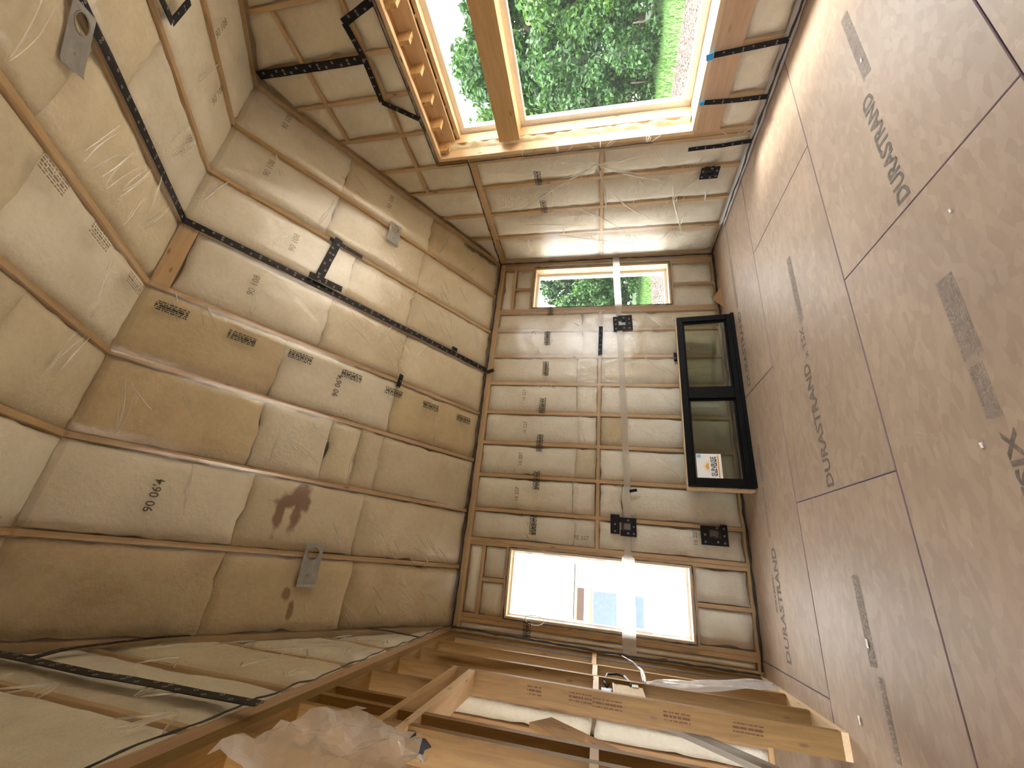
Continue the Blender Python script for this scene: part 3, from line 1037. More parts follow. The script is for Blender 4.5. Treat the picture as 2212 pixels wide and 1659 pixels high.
# outer casing that closes the deep opening to the sheathing
for lo, hi in (((0.13, OY1 - .002, OZ0 - .05), (XD, OY1 + .04, OZ1 + .05)), ((0.13, OY0 - .04, OZ0 - .05), (XD, OY0 + .002, OZ1 + .05)),
               ((0.13, OY0, OZ0 - .06), (XD, OY1, OZ0 - .018)), ((0.13, OY0, OZ1 + .01), (XD, OY1, OZ1 + .06))):
    B3('outer_casing', lo, hi, 'sheathing')

# sealant lines of the room corners
e_ = 0.052
bead(wr, [(-e_, OY1 - .005, 3.005), (-e_, -0.05, 3.008)], 0.016)
bead(wr, [(-e_, -0.045, 0.02), (-e_, -0.045, 3.0)], 0.018)
bead(wr, [(-e_, -0.05, 0.03), (-e_, YN + .1, 0.03)], 0.020, wob=0.012)
bead(wr, [(-e_, OY1 + .012, OZ1), (-e_, OY1 + .012, OZ0 + .4)], 0.012)
bead(wr, [(-e_, OY1 + .01, OZ1 + .012), (-e_, OY0, OZ1 + .012)], 0.014)
bead(wf, [(-0.04, -e_, 3.0), (-W + .03, -e_, 3.005)], 0.020)
bead(wf, [(-0.05, -e_, 0.02), (-W + .05, -e_, 0.02)], 0.024, wob=0.012)

# ------------------------------------------------------------------ ceiling: two slopes of rafters and insulation
ce = structure('ceiling', 'vaulted ceiling of rafters and insulation behind clear plastic', 'ceiling')
R0, RS = 0.6235, 0.6096
raf = [-(R0 + RS * k) for k in range(7)]
raf[2] += 0.014
ed = [0.0] + raf + [-W]
y1S, yS = -0.02, -RD + 0.01
for x in raf:
    stick('rafter', ce, 'S1', (x, 0.1), (x, -RD), SW, 0.235)
    stick('rafter', ce, 'S2', (x, -RD), (x, YN - .1), SW, 0.235)
stick('rafter', ce, 'S1', (-0.019, 0.1), (-0.019, -RD), SW, 0.235)
stick('rafter', ce, 'S2', (-0.019, -RD), (-0.019, YN - .1), SW, 0.235)
stick('rafter', ce, 'S1', (-W + .02, 0.1), (-W + .02, -RD), SW, 0.235)
stick('rafter', ce, 'S2', (-W + .02, -RD), (-W + .02, YN - .1), SW, 0.235)
J1 = {0: ([-2.0, -1.034], 'pmB'), 1: ([-2.0, -1.05], 'pmm'), 2: ([-1.705, -1.065], 'pmm'), 3: ([-1.779, -1.038], 'pmm'), 4: ([-1.999, -1.024], 'tpt'),
      5: ([-1.991, -1.489, -1.243, -1.032], 'tpmmm'), 6: ([-1.915, -1.09], 'pRm'), 7: ([-1.932, -1.056], 'tSt')}
J2 = {0: ([-3.95], 'pp'), 1: ([-3.867], 'pm'), 2: ([-3.78], 'pm'), 3: ([-4.027], 'mm'), 4: ([-3.9], 'pm'), 5: ([-3.589, -4.6], 'mmm'), 6: ([-3.9], 'pm'), 7: ([-3.9], 'mt')}
MC = {'p': 'batt_pale', 'm': 'batt_mid', 't': 'batt_tan', 'R': 'batt_rust', 'B': 'batt_brown', 'S': 'batt_streak'}
for k in range(8):
    xa, xb = ed[k + 1] + .023, ed[k] - .023
    if k == 0: xb = -0.042
    if k == 7: xa = -W + .045
    js, cs = J1[k]
    top = -RD + (0.115 if k == 3 else -0.025)
    ys = [top] + js + [y1S]
    for i in range(len(ys) - 1):
        y0, y1 = ys[i] + .002, ys[i + 1] - .002
        sk = 0.02 * (random.random() - .5)
        batt(ce, 'S1', [(xa, y0 + sk), (xb, y0 - sk), (xb, y1), (xa, y1)], MC[cs[i]], 0.022)
    js, cs = J2[k]
    ys = [-RD + 0.025] + js + [YN + .02]
    for i in range(len(ys) - 1):
        y0, y1 = ys[i] - .002, ys[i + 1] + .002
        batt(ce, 'S2', [(xb, y0), (xa, y0), (xa, y1), (xb, y1)], MC[cs[i]], 0.022)
FE = [-W + .005] + raf[::-1] + [-0.005]
FSPAN = list(zip(FE[:-1], FE[1:]))
stick('ridge_nailer', ce, 'S1', (ed[4] + .02, -RD + .055), (ed[3] - .02, -RD + .055), 0.125, 0.04)
film(ce, 'S1', [(xa, xb, -RD, -0.01) for xa, xb in FSPAN],
     [(((-4.0, -1.0), (-4.2, -0.75)), .014, .010), (((-4.1, -0.8), (-4.25, -0.5)), .014, .010), (((-4.05, -0.55), (-4.25, -0.35)), .014, .012),
      (((-4.6, -0.9), (-4.85, -1.1)), .012, .012), (((-4.55, -0.6), (-4.8, -0.75)), .012, .012), (((-4.5, -0.4), (-4.8, -0.5)), .012, .012),
      (((-3.1, -2.75), (-3.3, -2.2)), .014, .012), (((-3.3, -1.9), (-3.6, -1.7)), .012, .012), (((-2.5, -2.7), (-2.7, -2.4)), .012, .014),
      (((-2.45, -1.7), (-2.7, -1.5)), .012, .012), (((-1.9, -1.9), (-2.3, -1.7)), .012, .012), (((-1.9, -1.2), (-2.2, -1.5)), .010, .012),
      (((-1.3, -2.4), (-1.7, -2.5)), .012, .012), (((-1.5, -2.1), (-1.8, -2.3)), .010, .012)], lines=raf)
film(ce, 'S2', [(xa, xb, YN + .01, -RD) for xa, xb in FSPAN],
     [(((-2.4, -3.6), (-1.95, -3.5)), .018, .014), (((-2.4, -3.75), (-1.95, -3.7)), .016, .014), (((-2.35, -3.4), (-2.0, -3.3)), .012, .014), (((-2.2, -3.1), (-1.95, -2.95)), .012, .012)], lines=raf)
# roof deck
slab('ridge_cap', ce, (-5.2, -RD - 0.35, RIDGE + 0.02), (0.3, -RD + 0.35, RIDGE + 0.09), 'sheathing')
for s, ya, yb in (('S1', 0.5, -RD - .16), ('S2', -RD + .16, YN - 0.5)):
    u, v, n = axes(s)
    A, B_ = SP(s, -2.45, ya, -0.25), SP(s, -2.45, yb, -0.25)
    board('roof_deck', ce, A, B_, Vector((1, 0, 0)), 5.4, 0.02, 'sheathing')

# ------------------------------------------------------------------ left wall: open stud partition below, insulated gable above
wl = structure('wall_left', 'left wall: open stud partition below an insulated gable', 'wall')
gable_sheath(wl, -W - 0.16, -W - 0.142, None)
PD = 0.14
def lstick(name, p, q, w_, m_='pine_stud_shaded', depth=PD):
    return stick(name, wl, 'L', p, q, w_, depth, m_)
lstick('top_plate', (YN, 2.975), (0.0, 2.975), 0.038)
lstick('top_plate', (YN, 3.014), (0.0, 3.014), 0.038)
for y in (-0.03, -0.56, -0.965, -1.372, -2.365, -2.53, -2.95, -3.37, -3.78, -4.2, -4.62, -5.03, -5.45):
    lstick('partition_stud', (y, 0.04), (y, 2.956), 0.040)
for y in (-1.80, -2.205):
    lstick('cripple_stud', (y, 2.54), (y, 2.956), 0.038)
lstick('bottom_plate', (-1.39, 0.02), (0.0, 0.02), 0.04, 'pine_pale')
lstick('bottom_plate', (YN, 0.02), (-2.345, 0.02), 0.04, 'pine_pale')
# door header: two flat boards with a gap
lstick('header_board', (-2.76, 2.515), (-1.352, 2.515), 0.04, 'pine')
lstick('header_board', (-2.80, 2.385), (-1.392, 2.385), 0.045, 'pine_pale')
lstick('blocking', (-0.945, 1.51), (-0.58, 1.51), 0.04, 'pine_pale')
lstick('blocking', (-1.352, 1.50), (-0.985, 1.50), 0.04, 'pine_pale')
lstick('blocking', (-2.51, 1.50), (-2.385, 1.50), 0.04, 'pine_pale')
lstick('blocking', (-2.93, 1.50), (-2.55, 1.50), 0.04, 'pine_pale')
lstick('blocking', (-0.54, 1.52), (-0.05, 1.52), 0.04, 'pine_dark')
# gable above
lstick('gable_band', (YN + .02, 3.08), (-0.02, 3.08), 0.09, 'plywood', 0.06)
gl_y = [-0.56, -1.17, -1.78, -2.39, -3.0, -3.61, -4.22, -4.83]
for y in gl_y:
    stick('gable_stud', wl, 'L', (y, 3.13), (y, zroof(y) - .03), SW, 0.14)
eg = [-0.0] + gl_y + [YN]
for i in range(len(eg) - 1):
    y1, y0 = eg[i] - .020, eg[i + 1] + .020
    za, zb2 = zroof(y1) - .03, zroof(y0) - .03
    batt(wl, 'L', [(y0, 3.135), (y1, 3.135), (y1, max(3.14, za)), (y0, max(3.14, zb2))], 'batt_pale' if i % 3 else 'batt_mid', 0.03)
film(wl, 'L', [(-RD, -0.01, 3.02, lambda y: zroof(y) - .01), (YN, -RD, 3.02, lambda y: zroof(y) - .01)],
     [(((-2.5, 3.5), (-2.75, 3.4)), .014, .012), (((-2.3, 3.9), (-2.7, 3.75)), .014, .012), (((-1.2, 3.2), (-1.5, 3.5)), .014, .012), (((-2.9, 4.2), (-3.2, 4.1)), .012, .012)])
bead(wl, [(-W + .055, -0.05, 3.03), (-W + .055, -3.5, 3.035)], 0.009, wob=0.014)
bead(wl, [(-W + .045, -0.05, 3.0), (-W + .02, -0.06, 1.5), (-W + .02, -0.07, 0.05)], 0.020)

# room beyond the partition
wb = structure('wall_beyond', 'plain wall of the room beyond the partition', 'wall')
slab('wall_board', wb, (-7.62, YN - .2, -0.1), (-7.56, 0.15, 3.2), 'sheathing')
cb = structure('ceiling_beyond', 'low ceiling of the room beyond the partition', 'ceiling')
slab('ceiling_board', cb, (-7.62, YN - .2, 3.06), (-W - .142, 0.15, 3.10), 'sheathing')

# wall behind the camera, with its own wide opening
wn = structure('wall_near', 'plain wall behind the viewer', 'wall')
for lo, hi in (((-W, YN - .16, -0.3), (0.2, YN - .01, 3.1)),):
    slab('wall_panel', wn, lo, hi, 'sheathing')

# ------------------------------------------------------------------ sharp folds of the plastic, fanning from the staples
def folds(parent, s, segs):
    verts, faces = [], []
    u, v, n = axes(s)
    for (p, q, w_, h_) in segs:
        A, B = SP(s, *p, 0.047), SP(s, *q, 0.047)
        d = (B - A)
        L_ = d.length
        d.normalize()
        sd = n.cross(d)
        k0 = len(verts)
        bend = random.uniform(-.06, .06) * L_
        m_ = 7
        for i in range(m_ + 1):
            t = i / m_
            prof = math.sin(math.pi * (0.06 + 0.90 * t ** 0.8)) ** 0.8
            c = A + d * (L_ * t) + sd * (bend * math.sin(math.pi * t))
            ww = w_ * prof * 0.5 + 0.0008
            verts.append(c - sd * ww)
            verts.append(c + n * (h_ * prof))
            verts.append(c + sd * ww)
        for i in range(m_):
            a = k0 + i * 3
            faces.append((a, a + 1, a + 4, a + 3))
            faces.append((a + 1, a + 2, a + 5, a + 4))
    o = link('sheet_folds', mesh('sheet_folds', verts, faces, True), parent, 'poly_fold_glint')
    o['kind'] = 'stuff'
    return o
rf_ = random.Random(5)
filmS = [c for c in ce.children if c.name.startswith('vapor_barrier')]
def fan(lst, p, ang, spread, n_, l0, l1, asp=1.0, w_=0.011, h_=0.009):
    for i in range(n_):
        a = ang + rf_.uniform(-spread, spread)
        r0_ = rf_.uniform(0.01, 0.05)
        l = rf_.uniform(l0, l1)
        lst.append(((p[0] + math.cos(a) * r0_, p[1] + math.sin(a) * r0_ * asp), (p[0] + math.cos(a) * (r0_ + l), p[1] + math.sin(a) * (r0_ + l) * asp), w_ * rf_.uniform(.6, 1.3), h_ * rf_.uniform(.6, 1.2)))
ca = 1 / NL
for s, y_lo, y_hi, fl_ in (('S1', -RD + .05, -0.15, filmS[0]), ('S2', YN + .3, -RD - .05, filmS[1])):
    lst = []
    for x in raf:
        y = y_hi
        while y > y_lo:
            y -= rf_.uniform(.16, .45)
            if y < y_lo: break
            if rf_.random() < .72: continue
            sidez = rf_.choice((0, math.pi)) + rf_.uniform(-.5, .5)
            fan(lst, (x + (.02 if abs(sidez) < 1 else -.02), y), sidez, .10, rf_.randint(2, 4), .14, .42, ca, .008, .005)
    if s == 'S1':
        for (bx, by, n_) in ((-4.05, -0.85, 6), (-4.1, -0.45, 8), (-4.62, -0.95, 5), (-4.60, -0.5, 7), (-4.7, -0.3, 5), (-3.3, -1.7, 4), (-3.2, -2.6, 4), (-2.5, -2.6, 4), (-2.1, -1.2, 6), (-2.0, -1.5, 5), (-1.5, -0.8, 5), (-1.0, -0.7, 4), (-0.4, -2.0, 4)):
            an = rf_.uniform(2.1, 2.7)
            for i in range(n_):
                px_, py_ = bx + rf_.uniform(-.14, .14), by + rf_.uniform(-.16, .16)
                l_ = rf_.uniform(.10, .30)
                a_ = an + rf_.uniform(-.18, .18)
                lst.append(((px_, py_), (px_ - math.sin(a_) * l_, py_ + math.cos(a_) * l_ * -ca), .008, .006))
    else:
        for (bx, by) in ((-2.2, -3.6), (-2.2, -3.75), (-2.15, -3.45), (-2.1, -3.15), (-1.5, -3.3), (-0.9, -3.4), (-3.3, -3.2), (-4.4, -3.1)):
            for i in range(3):
                px_, py_ = bx + rf_.uniform(-.06, .06), by + rf_.uniform(-.08, .08)
                lst.append(((px_ - .16, py_ - .05), (px_ + .16, py_ + .03 + rf_.uniform(-.05, .05)), .011, .007))
    folds(fl_, s, lst)
lst = []
for x in studs_k + [-0.908, -3.96]:
    for zz in (0.5, 0.9, 1.3, 1.75, 2.2, 2.6):
        if rf_.random() < .25:
            fan(lst, (x, zz + rf_.uniform(-.2, .2)), rf_.choice((0, math.pi)) , .9, rf_.randint(1, 3), .05, .16, 1, .008, .006)
for (p, q) in (((-0.95, 1.35), (-1.12, 1.02)), ((-1.62, 0.98), (-1.90, 0.62)), ((-1.72, 0.85), (-1.95, 0.55)), ((-2.1, 0.78), (-2.45, 0.58)), ((-2.9, 0.95), (-3.15, 0.62)), ((-0.95, 0.95), (-1.25, 0.66)), ((-2.55, 1.1), (-2.75, .8))):
    lst.append((p, q, .012, .0045))
folds(film_f, 'F', lst)
lst = []
for (p, q) in (((-1.60, 1.56), (-1.25, 2.30)), ((-1.60, 1.56), (-1.05, 2.50)), ((-1.60, 1.56), (-1.30, 0.75)), ((-1.60, 1.56), (-1.66, 1.10)), ((-1.60, 1.56), (-1.66, 1.95)), ((-1.60, 1.56), (-0.95, 1.45)),
               ((-1.2, 1.4), (-0.75, 0.9)), ((-1.0, 1.8), (-0.55, 1.2)), ((-0.6, 2.2), (-0.3, 1.0)), ((-1.1, 0.7), (-0.5, 0.5)), ((-0.8, 2.5), (-0.7, 1.7)), ((-1.5, 0.3), (-0.9, 0.8)), ((-1.55, 1.6), (-1.45, 2.0)), ((-1.55, 1.5), (-1.42, 1.1))):
    lst.append((p, q, .022, .008))
for y in lowY[1:5]:
    for zz in (0.4, 0.8, 1.2, 1.7, 2.1, 2.5):
        fan(lst, (y, zz + rf_.uniform(-.2, .2)), rf_.choice((0, math.pi)), 1.0, rf_.randint(1, 4), .06, .26, 1, .010, .007)
folds(film_r, 'R', lst)
lst = []
filmL = [c for c in wl.children if c.name.startswith('vapor_barrier')][0]
for y in gl_y:
    for zz in (3.2, 3.5, 3.9, 4.2):
        if zz < zroof(y) - .25:
            fan(lst, (y, zz), rf_.choice((0, math.pi)), .8, rf_.randint(2, 5), .08, .3, 1)
folds(filmL, 'L', lst)

# ------------------------------------------------------------------ printed marks on the plastic
def stamp(me, parent, s, a, b, off=0.058, name='printed_marks'):
    o = link(name, me, parent)
    place(o, s, a, b, off)
    return o
def child_film(o):
    return [c for c in o.children if c.name.startswith('vapor_barrier')][0]
for (x, z) in [(-0.887, 2.19), (-1.359, 2.21), (-1.816, 2.2), (-2.339, 2.208), (-2.824, 2.209), (-3.276, 2.216), (-3.772, 2.217), (-4.79, 2.202)]:
    stamp(dash_mesh(0.215 if x > -4 else 0.15, 5, 0.0165, 0.009, 'ink_film'), film_f, 'F', x, z)
stamp(dash_mesh(0.06, 5, 0.0165, 0.009, 'ink_film'), film_f, 'F', -0.05, 2.23)
for (y, z) in [(-1.5, 2.236), (-1.079, 2.221)]:
    stamp(dash_mesh(0.20, 5, 0.0165, 0.009, 'ink_film'), film_r, 'R', y, z)
filmS = [c for c in ce.children if c.name.startswith('vapor_barrier')]
for (x, y) in [(-2.625, -2.707), (-2.643, -2.294), (-2.617, -1.895), (-2.613, -1.475), (-2.62, -1.074), (-2.622, -0.666), (-2.627, -0.259)]:
    stamp(rot_mesh90(dash_mesh(0.215, 5, 0.0165, 0.009, 'ink_film')), filmS[0], 'S1', x, y)
for (x, y) in [(-2.596, -3.895), (-2.598, -3.496), (-2.609, -3.078)]:
    stamp(rot_mesh90(dash_mesh(0.215, 5, 0.0165, 0.008, 'ink_faint')), filmS[1], 'S2', x, y)
# size numbers printed on the batts
batts_f = [c for c in wf.children if c.name.startswith('insulation_batt')]
def near_batt(parent, p):
    return min((c for c in parent.children if c.name.startswith('insulation_batt')), key=lambda c: (c.matrix_basis.translation - p).length)
def number(parent, s, a, b, txt, h, m_='ink_faint', off=0.036, turn=0.0):
    o = link('printed_number', text_mesh(txt, h, m_, 0.0008)[0], near_batt(parent, SP(s, a, b)))
    return under(o, o.parent, pose(s, a, b, off) @ Matrix.Rotation(turn, 4, 'Z'))
for (x, z, t) in [(-2.185, 2.461, '16 227'), (-2.624, 2.411, '16 227'), (-3.02, 2.435, '16 227'), (-3.436, 2.442, '16 227'), (-3.86, 1.68, '9E 357'), (-3.747, 0.512, '16 227')]:
    number(wf, 'F', x, z, t, 0.042, turn=math.radians(-90) if t == '9E 357' else 0.0)
for (x, y, t) in [(-0.888, -2.566, '90 108'), (-1.515, -2.213, '90 108'), (-2.127, -2.354, '90 108'), (-2.755, -1.564, "90 06'4"), (-3.974, -2.406, "90 06'4"), (-0.235, -2.589, '90 108'), (-0.32, -1.563, '90 108')]:
    number(ce, 'S1', x, y, t, 0.055, 'ink_mid' if x < -2.5 else 'ink_faint', 0.042)
for (x, y, t) in [(-0.559, -3.565, '90 108'), (-0.859, -3.272, '90 108'), (-1.49, -3.283, '90 108')]:
    number(ce, 'S2', x, y, t, 0.055, 'ink_faint', 0.042)

# ------------------------------------------------------------------ black and blue tape
TAPES = [
   ('S1', 0.062, [(-1.832, -2.874), (-1.828, -2.574), (-1.822, -1.932), (-1.826, -0.959), (-1.836, -0.03)], 'longest black tape strip, running down the far ceiling slope from ridge to wall'),
   ('S2', 0.062, [(-1.832, -2.884), (-1.826, -3.43), (-1.826, -3.725), (-1.824, -3.994), (-1.83, -4.215), (-1.83, -4.9)], 'black tape strip running down the near ceiling slope from the ridge'),
   ('S1', 0.085, [(-1.213, -1.905), (-1.79, -1.96)], 'short black tape crossbar between two rafters on the far slope'),
   ('S1', 0.04, [(-1.238, -1.971), (-1.24, -1.825), (-1.241, -1.663)], 'short thin black tape along the rafter above the tape crossbar'),
   ('S1', 0.065, [(-1.768, -2.035), (-1.758, -1.757)], 'short black tape laid beside the long strip at the crossbar foot'),
   ('S1', 0.05, [(-1.785, -0.546), (-1.785, -0.477)], 'tiny black tape tab on the long ceiling strip near the far wall'),
   ('S1', 0.05, [(-2.391, -1.037), (-2.549, -1.049)], 'small lone black tape piece across a rafter on the far slope'),
   ('F', 0.05, [(-1.877, 2.99), (-1.841, 2.90)], 'black tape end turned from the ceiling onto the far wall top'),
   ('S2', 0.05, [(-1.246, -4.023), (-1.202, -3.883)], 'black tape strip forming the inner leg of the V on the near slope'),
   ('S2', 0.05, [(-1.202, -3.883), (-0.933, -3.876)], 'black tape strip forming the outer leg of the V on the near slope'),
   ('R', 0.075, [(-2.965, 4.80), (-2.953, 4.297), (-2.946, 3.669)], 'black tape strip running up the right gable to its peak'),
   ('R', 0.065, [(-3.229, 3.699), (-3.33, 3.377)], 'black tape slanting down to the big window head, near corner of the patch'),
   ('R', 0.055, [(-3.227, 3.687), (-3.101, 3.672), (-2.945, 3.66)], 'short black tape on the right gable, near half of the patch top'),
   ('R', 0.055, [(-2.945, 3.66), (-2.56, 3.681)], 'black tape on the right gable, far half of the patch top'),
   ('R', 0.055, [(-2.56, 3.681), (-2.343, 3.36)], 'black tape slanting down to the big window head, far corner of the patch'),
   ('R', 0.045, [(-2.541, 0.585), (-2.559, 0.29), (-2.575, 0.03)], 'black tape below the big window sill, nearest of the three'),
   ('R', 0.045, [(-2.145, 0.575), (-2.129, 0.255), (-2.129, 0.03)], 'black tape below the big window sill, middle of the three'),
   ('R', 0.045, [(-1.674, 0.63), (-1.68, 0.301), (-1.70, 0.03)], 'black tape below the big window corner, farthest of the three'),
   ('L', 0.078, [(-2.891, 4.75), (-2.874, 4.298), (-2.87, 3.872), (-2.844, 3.48), (-2.819, 2.98)], 'long wide black tape across the left gable down to the partition'),
   ('L', 0.045, [(-2.861, 4.352), (-2.65, 4.435), (-2.342, 4.40), (-2.0, 4.29)], 'narrow black tape branching up the left gable to the ceiling'),
   ('L', 0.035, [(-0.87, 3.52), (-0.83, 3.349), (-0.884, 3.019)], 'thin black tape low on the left gable near the far corner'),
   ('F', 0.05, [(-1.189, 1.50), (-1.617, 1.505)], 'black tape strip along the blocking between two far wall studs'),
]
for i, (s, w, pts, lb) in enumerate(TAPES):
    tape(s, w, pts, lb, off=0.026 if i in (0, 1, 3) else 0.060)
tape('R', 0.05, [(-2.527, 0.645), (-2.538, 0.59)], 'blue tape bit at the end of the nearest sill tape', m='tape_blue', rings=False, off=0.063)
tape('R', 0.035, [(-2.138, 0.615), (-2.143, 0.577)], 'blue tape bit at the end of the middle sill tape', m='tape_blue', rings=False, off=0.063)

# ------------------------------------------------------------------ outlet boxes framed in tape
def outlet(s, a, b, w, h, label, tapes_, grey=False, tilt=0.0):
    u, v, n = axes(s)
    o = empty('outlet_box')
    place(o, s, a, b, 0.012)
    if tilt:
        o.matrix_world = o.matrix_world @ Matrix.Rotation(tilt, 4, 'Z')
    tag(o, label, 'electrical box')
    def q(nm, x0, x1, y0, y1, z0, z1, m_):
        vv = [Vector((x, y, z)) for x in (x0, x1) for y in (y0, y1) for z in (z0, z1)]
        return link(nm, mesh(nm, vv, BOX_F), o, m_)
    t = 0.006
    q('box_side', -w / 2, -w / 2 + t, -h / 2, h / 2, -0.05, 0.055, 'black_plastic')
    q('box_side', w / 2 - t, w / 2, -h / 2, h / 2, -0.05, 0.055, 'black_plastic')
    q('box_side', -w / 2 + t, w / 2 - t, -h / 2, -h / 2 + t, -0.05, 0.055, 'black_plastic')
    q('box_side', -w / 2 + t, w / 2 - t, h / 2 - t, h / 2, -0.05, 0.055, 'black_plastic')
    q('box_back', -w / 2 + t, w / 2 - t, -h / 2 + t, h / 2 - t, 0.02, 0.026, 'fascia_brown' if grey else 'black_plastic')
    for (x0, x1, y0, y1) in tapes_:
        tp_ = q('tape_piece', x0, x1, y0, y1, 0.05, 0.0535, 'tape_black')
        rv, rf = [], []
        horiz = (x1 - x0) > (y1 - y0)
        L_ = max(x1 - x0, y1 - y0)
        for i in range(max(1, int(L_ / 0.07))):
            c = (x0 + 0.03 + i * 0.07, (y0 + y1) / 2) if horiz else ((x0 + x1) / 2, y0 + 0.03 + i * 0.07)
            o0 = len(rv)
            for k in range(10):
                an = k * math.pi / 5
                for rr in (0.010, 0.0055):
                    rv.append((c[0] + rr * math.cos(an), c[1] + rr * math.sin(an), 0.0545))
            for k in range(10):
                k2 = (k + 1) % 10
                rf.append((o0 + 2 * k, o0 + 2 * k + 1, o0 + 2 * k2 + 1, o0 + 2 * k2))
        link('printed_rings', mesh('printed_rings', rv, rf), tp_, 'ring_print')['kind'] = 'stuff'
    return o
outlet('F', -1.145, 1.225, 0.08, 0.10, 'black taped outlet box beside the far window, crossed by the seam band',
       [(-0.115, 0.10, 0.05, 0.115), (-0.115, 0.115, -0.13, -0.05), (-0.115, -0.04, -0.05, 0.05), (0.04, 0.115, -0.05, 0.05)], tilt=0.05)
outlet('F', -3.705, 1.205, 0.075, 0.10, 'grey black taped outlet box at mid height beside the bright window',
       [(-0.10, 0.09, -0.105, -0.05), (-0.10, -0.037, -0.05, 0.06), (0.037, 0.09, -0.05, 0.07), (-0.085, 0.115, 0.07, 0.165)], True)
outlet('F', -3.705, 0.325, 0.085, 0.105, 'black taped outlet box low on the wall beside the bright window',
       [(-0.115, 0.075, 0.055, 0.135), (-0.115, 0.095, -0.125, -0.055), (-0.115, -0.042, -0.055, 0.055), (0.042, 0.075, -0.055, 0.055)], True)
outlet('R', -1.365, 0.355, 0.065, 0.095, 'black taped outlet box low on the right wall by the big window',
       [(-0.075, 0.075, 0.045, 0.095), (-0.075, 0.075, -0.095, -0.045), (-0.075, -0.033, -0.045, 0.045), (0.033, 0.075, -0.045, 0.045)])
outlet('F', -1.645, 0.56, 0.06, 0.07, 'small black box peeking above the leaning window unit',
       [(-0.05, 0.05, 0.03, 0.05), (-0.05, 0.05, -0.055, -0.03), (-0.05, -0.03, -0.03, 0.03), (0.03, 0.05, -0.03, 0.03)])
tape('F', 0.03, [(-3.33, 1.165), (-3.31, 1.085)], 'tiny black tape scrap alone in a far wall bay', rings=False)

# ------------------------------------------------------------------ galvanized plates on rafters
def strap(s, a, b, length, width, hole, label, tilt, off=0.034):
    """metal plate with a punched round hole near one end"""
    o = empty('metal_plate')
    place(o, s, a, b, off)
    o.matrix_world = o.matrix_world @ Matrix.Rotation(tilt, 4, 'Z')
    tag(o, label, 'metal plate')
    n = 24
    hx, hr = length * 0.22, width * 0.31 if hole else 0.0
    vv, ff = [], []
    for zz in (0, 0.003):
        for i in range(n):
            an = 2 * math.pi * i / n
            c, s_ = math.cos(an), math.sin(an)
            k = min((width / 2) / max(abs(s_), 1e-6), (width / 2) / max(abs(c), 1e-6))
            vv.append((hx + c * k, s_ * k, zz))
            vv.append((hx + c * max(hr, 0.002), s_ * max(hr, 0.002), zz))
    for L_ in (0, 1):
        for i in range(n):
            j = (i + 1) % n
            a_ = L_ * 2 * n
            ff.append((a_ + 2 * i, a_ + 2 * i + 1, a_ + 2 * j + 1, a_ + 2 * j))
    for i in range(n):
        j = (i + 1) % n
        ff.append((2 * i, 2 * j, 2 * n + 2 * j, 2 * n + 2 * i))
        ff.append((2 * i + 1, 2 * j + 1, 2 * n + 2 * j + 1, 2 * n + 2 * i + 1))
    x0, x1 = -length / 2, hx - width / 2
    k = len(vv)
    for x, lift in ((x0, 0.006), (x0 + 0.02, 0.0), (x1, 0.0)):
        for y in (-width / 2, width / 2):
            vv.append((x, y, lift)); vv.append((x, y, lift + 0.003))
    for q in (0, 1):
        a_ = k + q * 4
        ff += [(a_, a_ + 2, a_ + 6, a_ + 4), (a_ + 1, a_ + 5, a_ + 7, a_ + 3), (a_, a_ + 4, a_ + 5, a_ + 1), (a_ + 2, a_ + 3, a_ + 7, a_ + 6)]
    link('plate', mesh('plate', vv, ff), o, 'galvanized')
    rim = []
    for i in range(13):
        an = 2 * math.pi * i / 12
        rim.append((hx + math.cos(an) * (hr + 0.004), math.sin(an) * (hr + 0.004), 0.004))
    if hole:
        tube('hole_rim', o, rim, 0.004, 'galvanized', 6)
    sc_ = [(-length * 0.25 + 0.008 * math.cos(i * math.pi / 4), 0.008 * math.sin(i * math.pi / 4), z) for z in (0.002, 0.008) for i in range(8)]
    link('screw_head', mesh('screw_head', sc_, [tuple(range(8, 16))] + [(i, (i + 1) % 8, 8 + (i + 1) % 8, 8 + i) for i in range(8)]), o, 'galvanized')
    return o
strap('S1', -4.345, -1.40, 0.36, 0.155, True, 'grey galvanized plate with a round hole, on the rafter nearest the left gable', 0.02, 0.052)
strap('S1', -0.70, -1.44, 0.30, 0.15, True, 'grey galvanized plate with a round hole, on the rafter nearest the right gable', 0.03)
strap('S2', -1.98, -4.15, 0.32, 0.16, True, 'grey galvanized plate beside the tape on the near slope', 0.45)

# ------------------------------------------------------------------ black framed window unit standing on the floor
wu = empty('window_unit', (-2.285, -0.455, 0.0))
wu.rotation_euler = (math.radians(-6), 0, math.radians(0.4))
tag(wu, 'black framed two pane window unit standing on the floor by the far wall', 'window')
wu_mw = Matrix.Translation(wu.location) @ wu.rotation_euler.to_matrix().to_4x4()
def U(name, lo, hi, m_, parent=None):
    lo, hi = Vector(lo), Vector(hi)
    c = (lo + hi) / 2
    d = (hi - lo) / 2
    bv = min(0.004, min(d) * 0.4)
    vv = []
    # chamfered front edges: outer ring at the back, inset ring at the front (local -y faces the room)
    for y, ins in ((d.y, 0), (-d.y + bv, 0), (-d.y, bv)):
        for sx, sz in ((-1, -1), (1, -1), (1, 1), (-1, 1)):
            vv.append((sx * (d.x - ins), y, sz * (d.z - ins)))
    ff = [(0, 1, 2, 3), (11, 10, 9, 8)]
    for L_ in (0, 4):
        for k in range(4):
            k2 = (k + 1) % 4
            ff.append((L_ + k, L_ + 4 + k, L_ + 4 + k2, L_ + k2))
    o = link(name, mesh(name, vv, ff), parent or wu, m_)
    o.location = c if parent is None else c - Vector(parent.location)
    return o
HW, HH = 1.0, 0.612
fw = 0.068
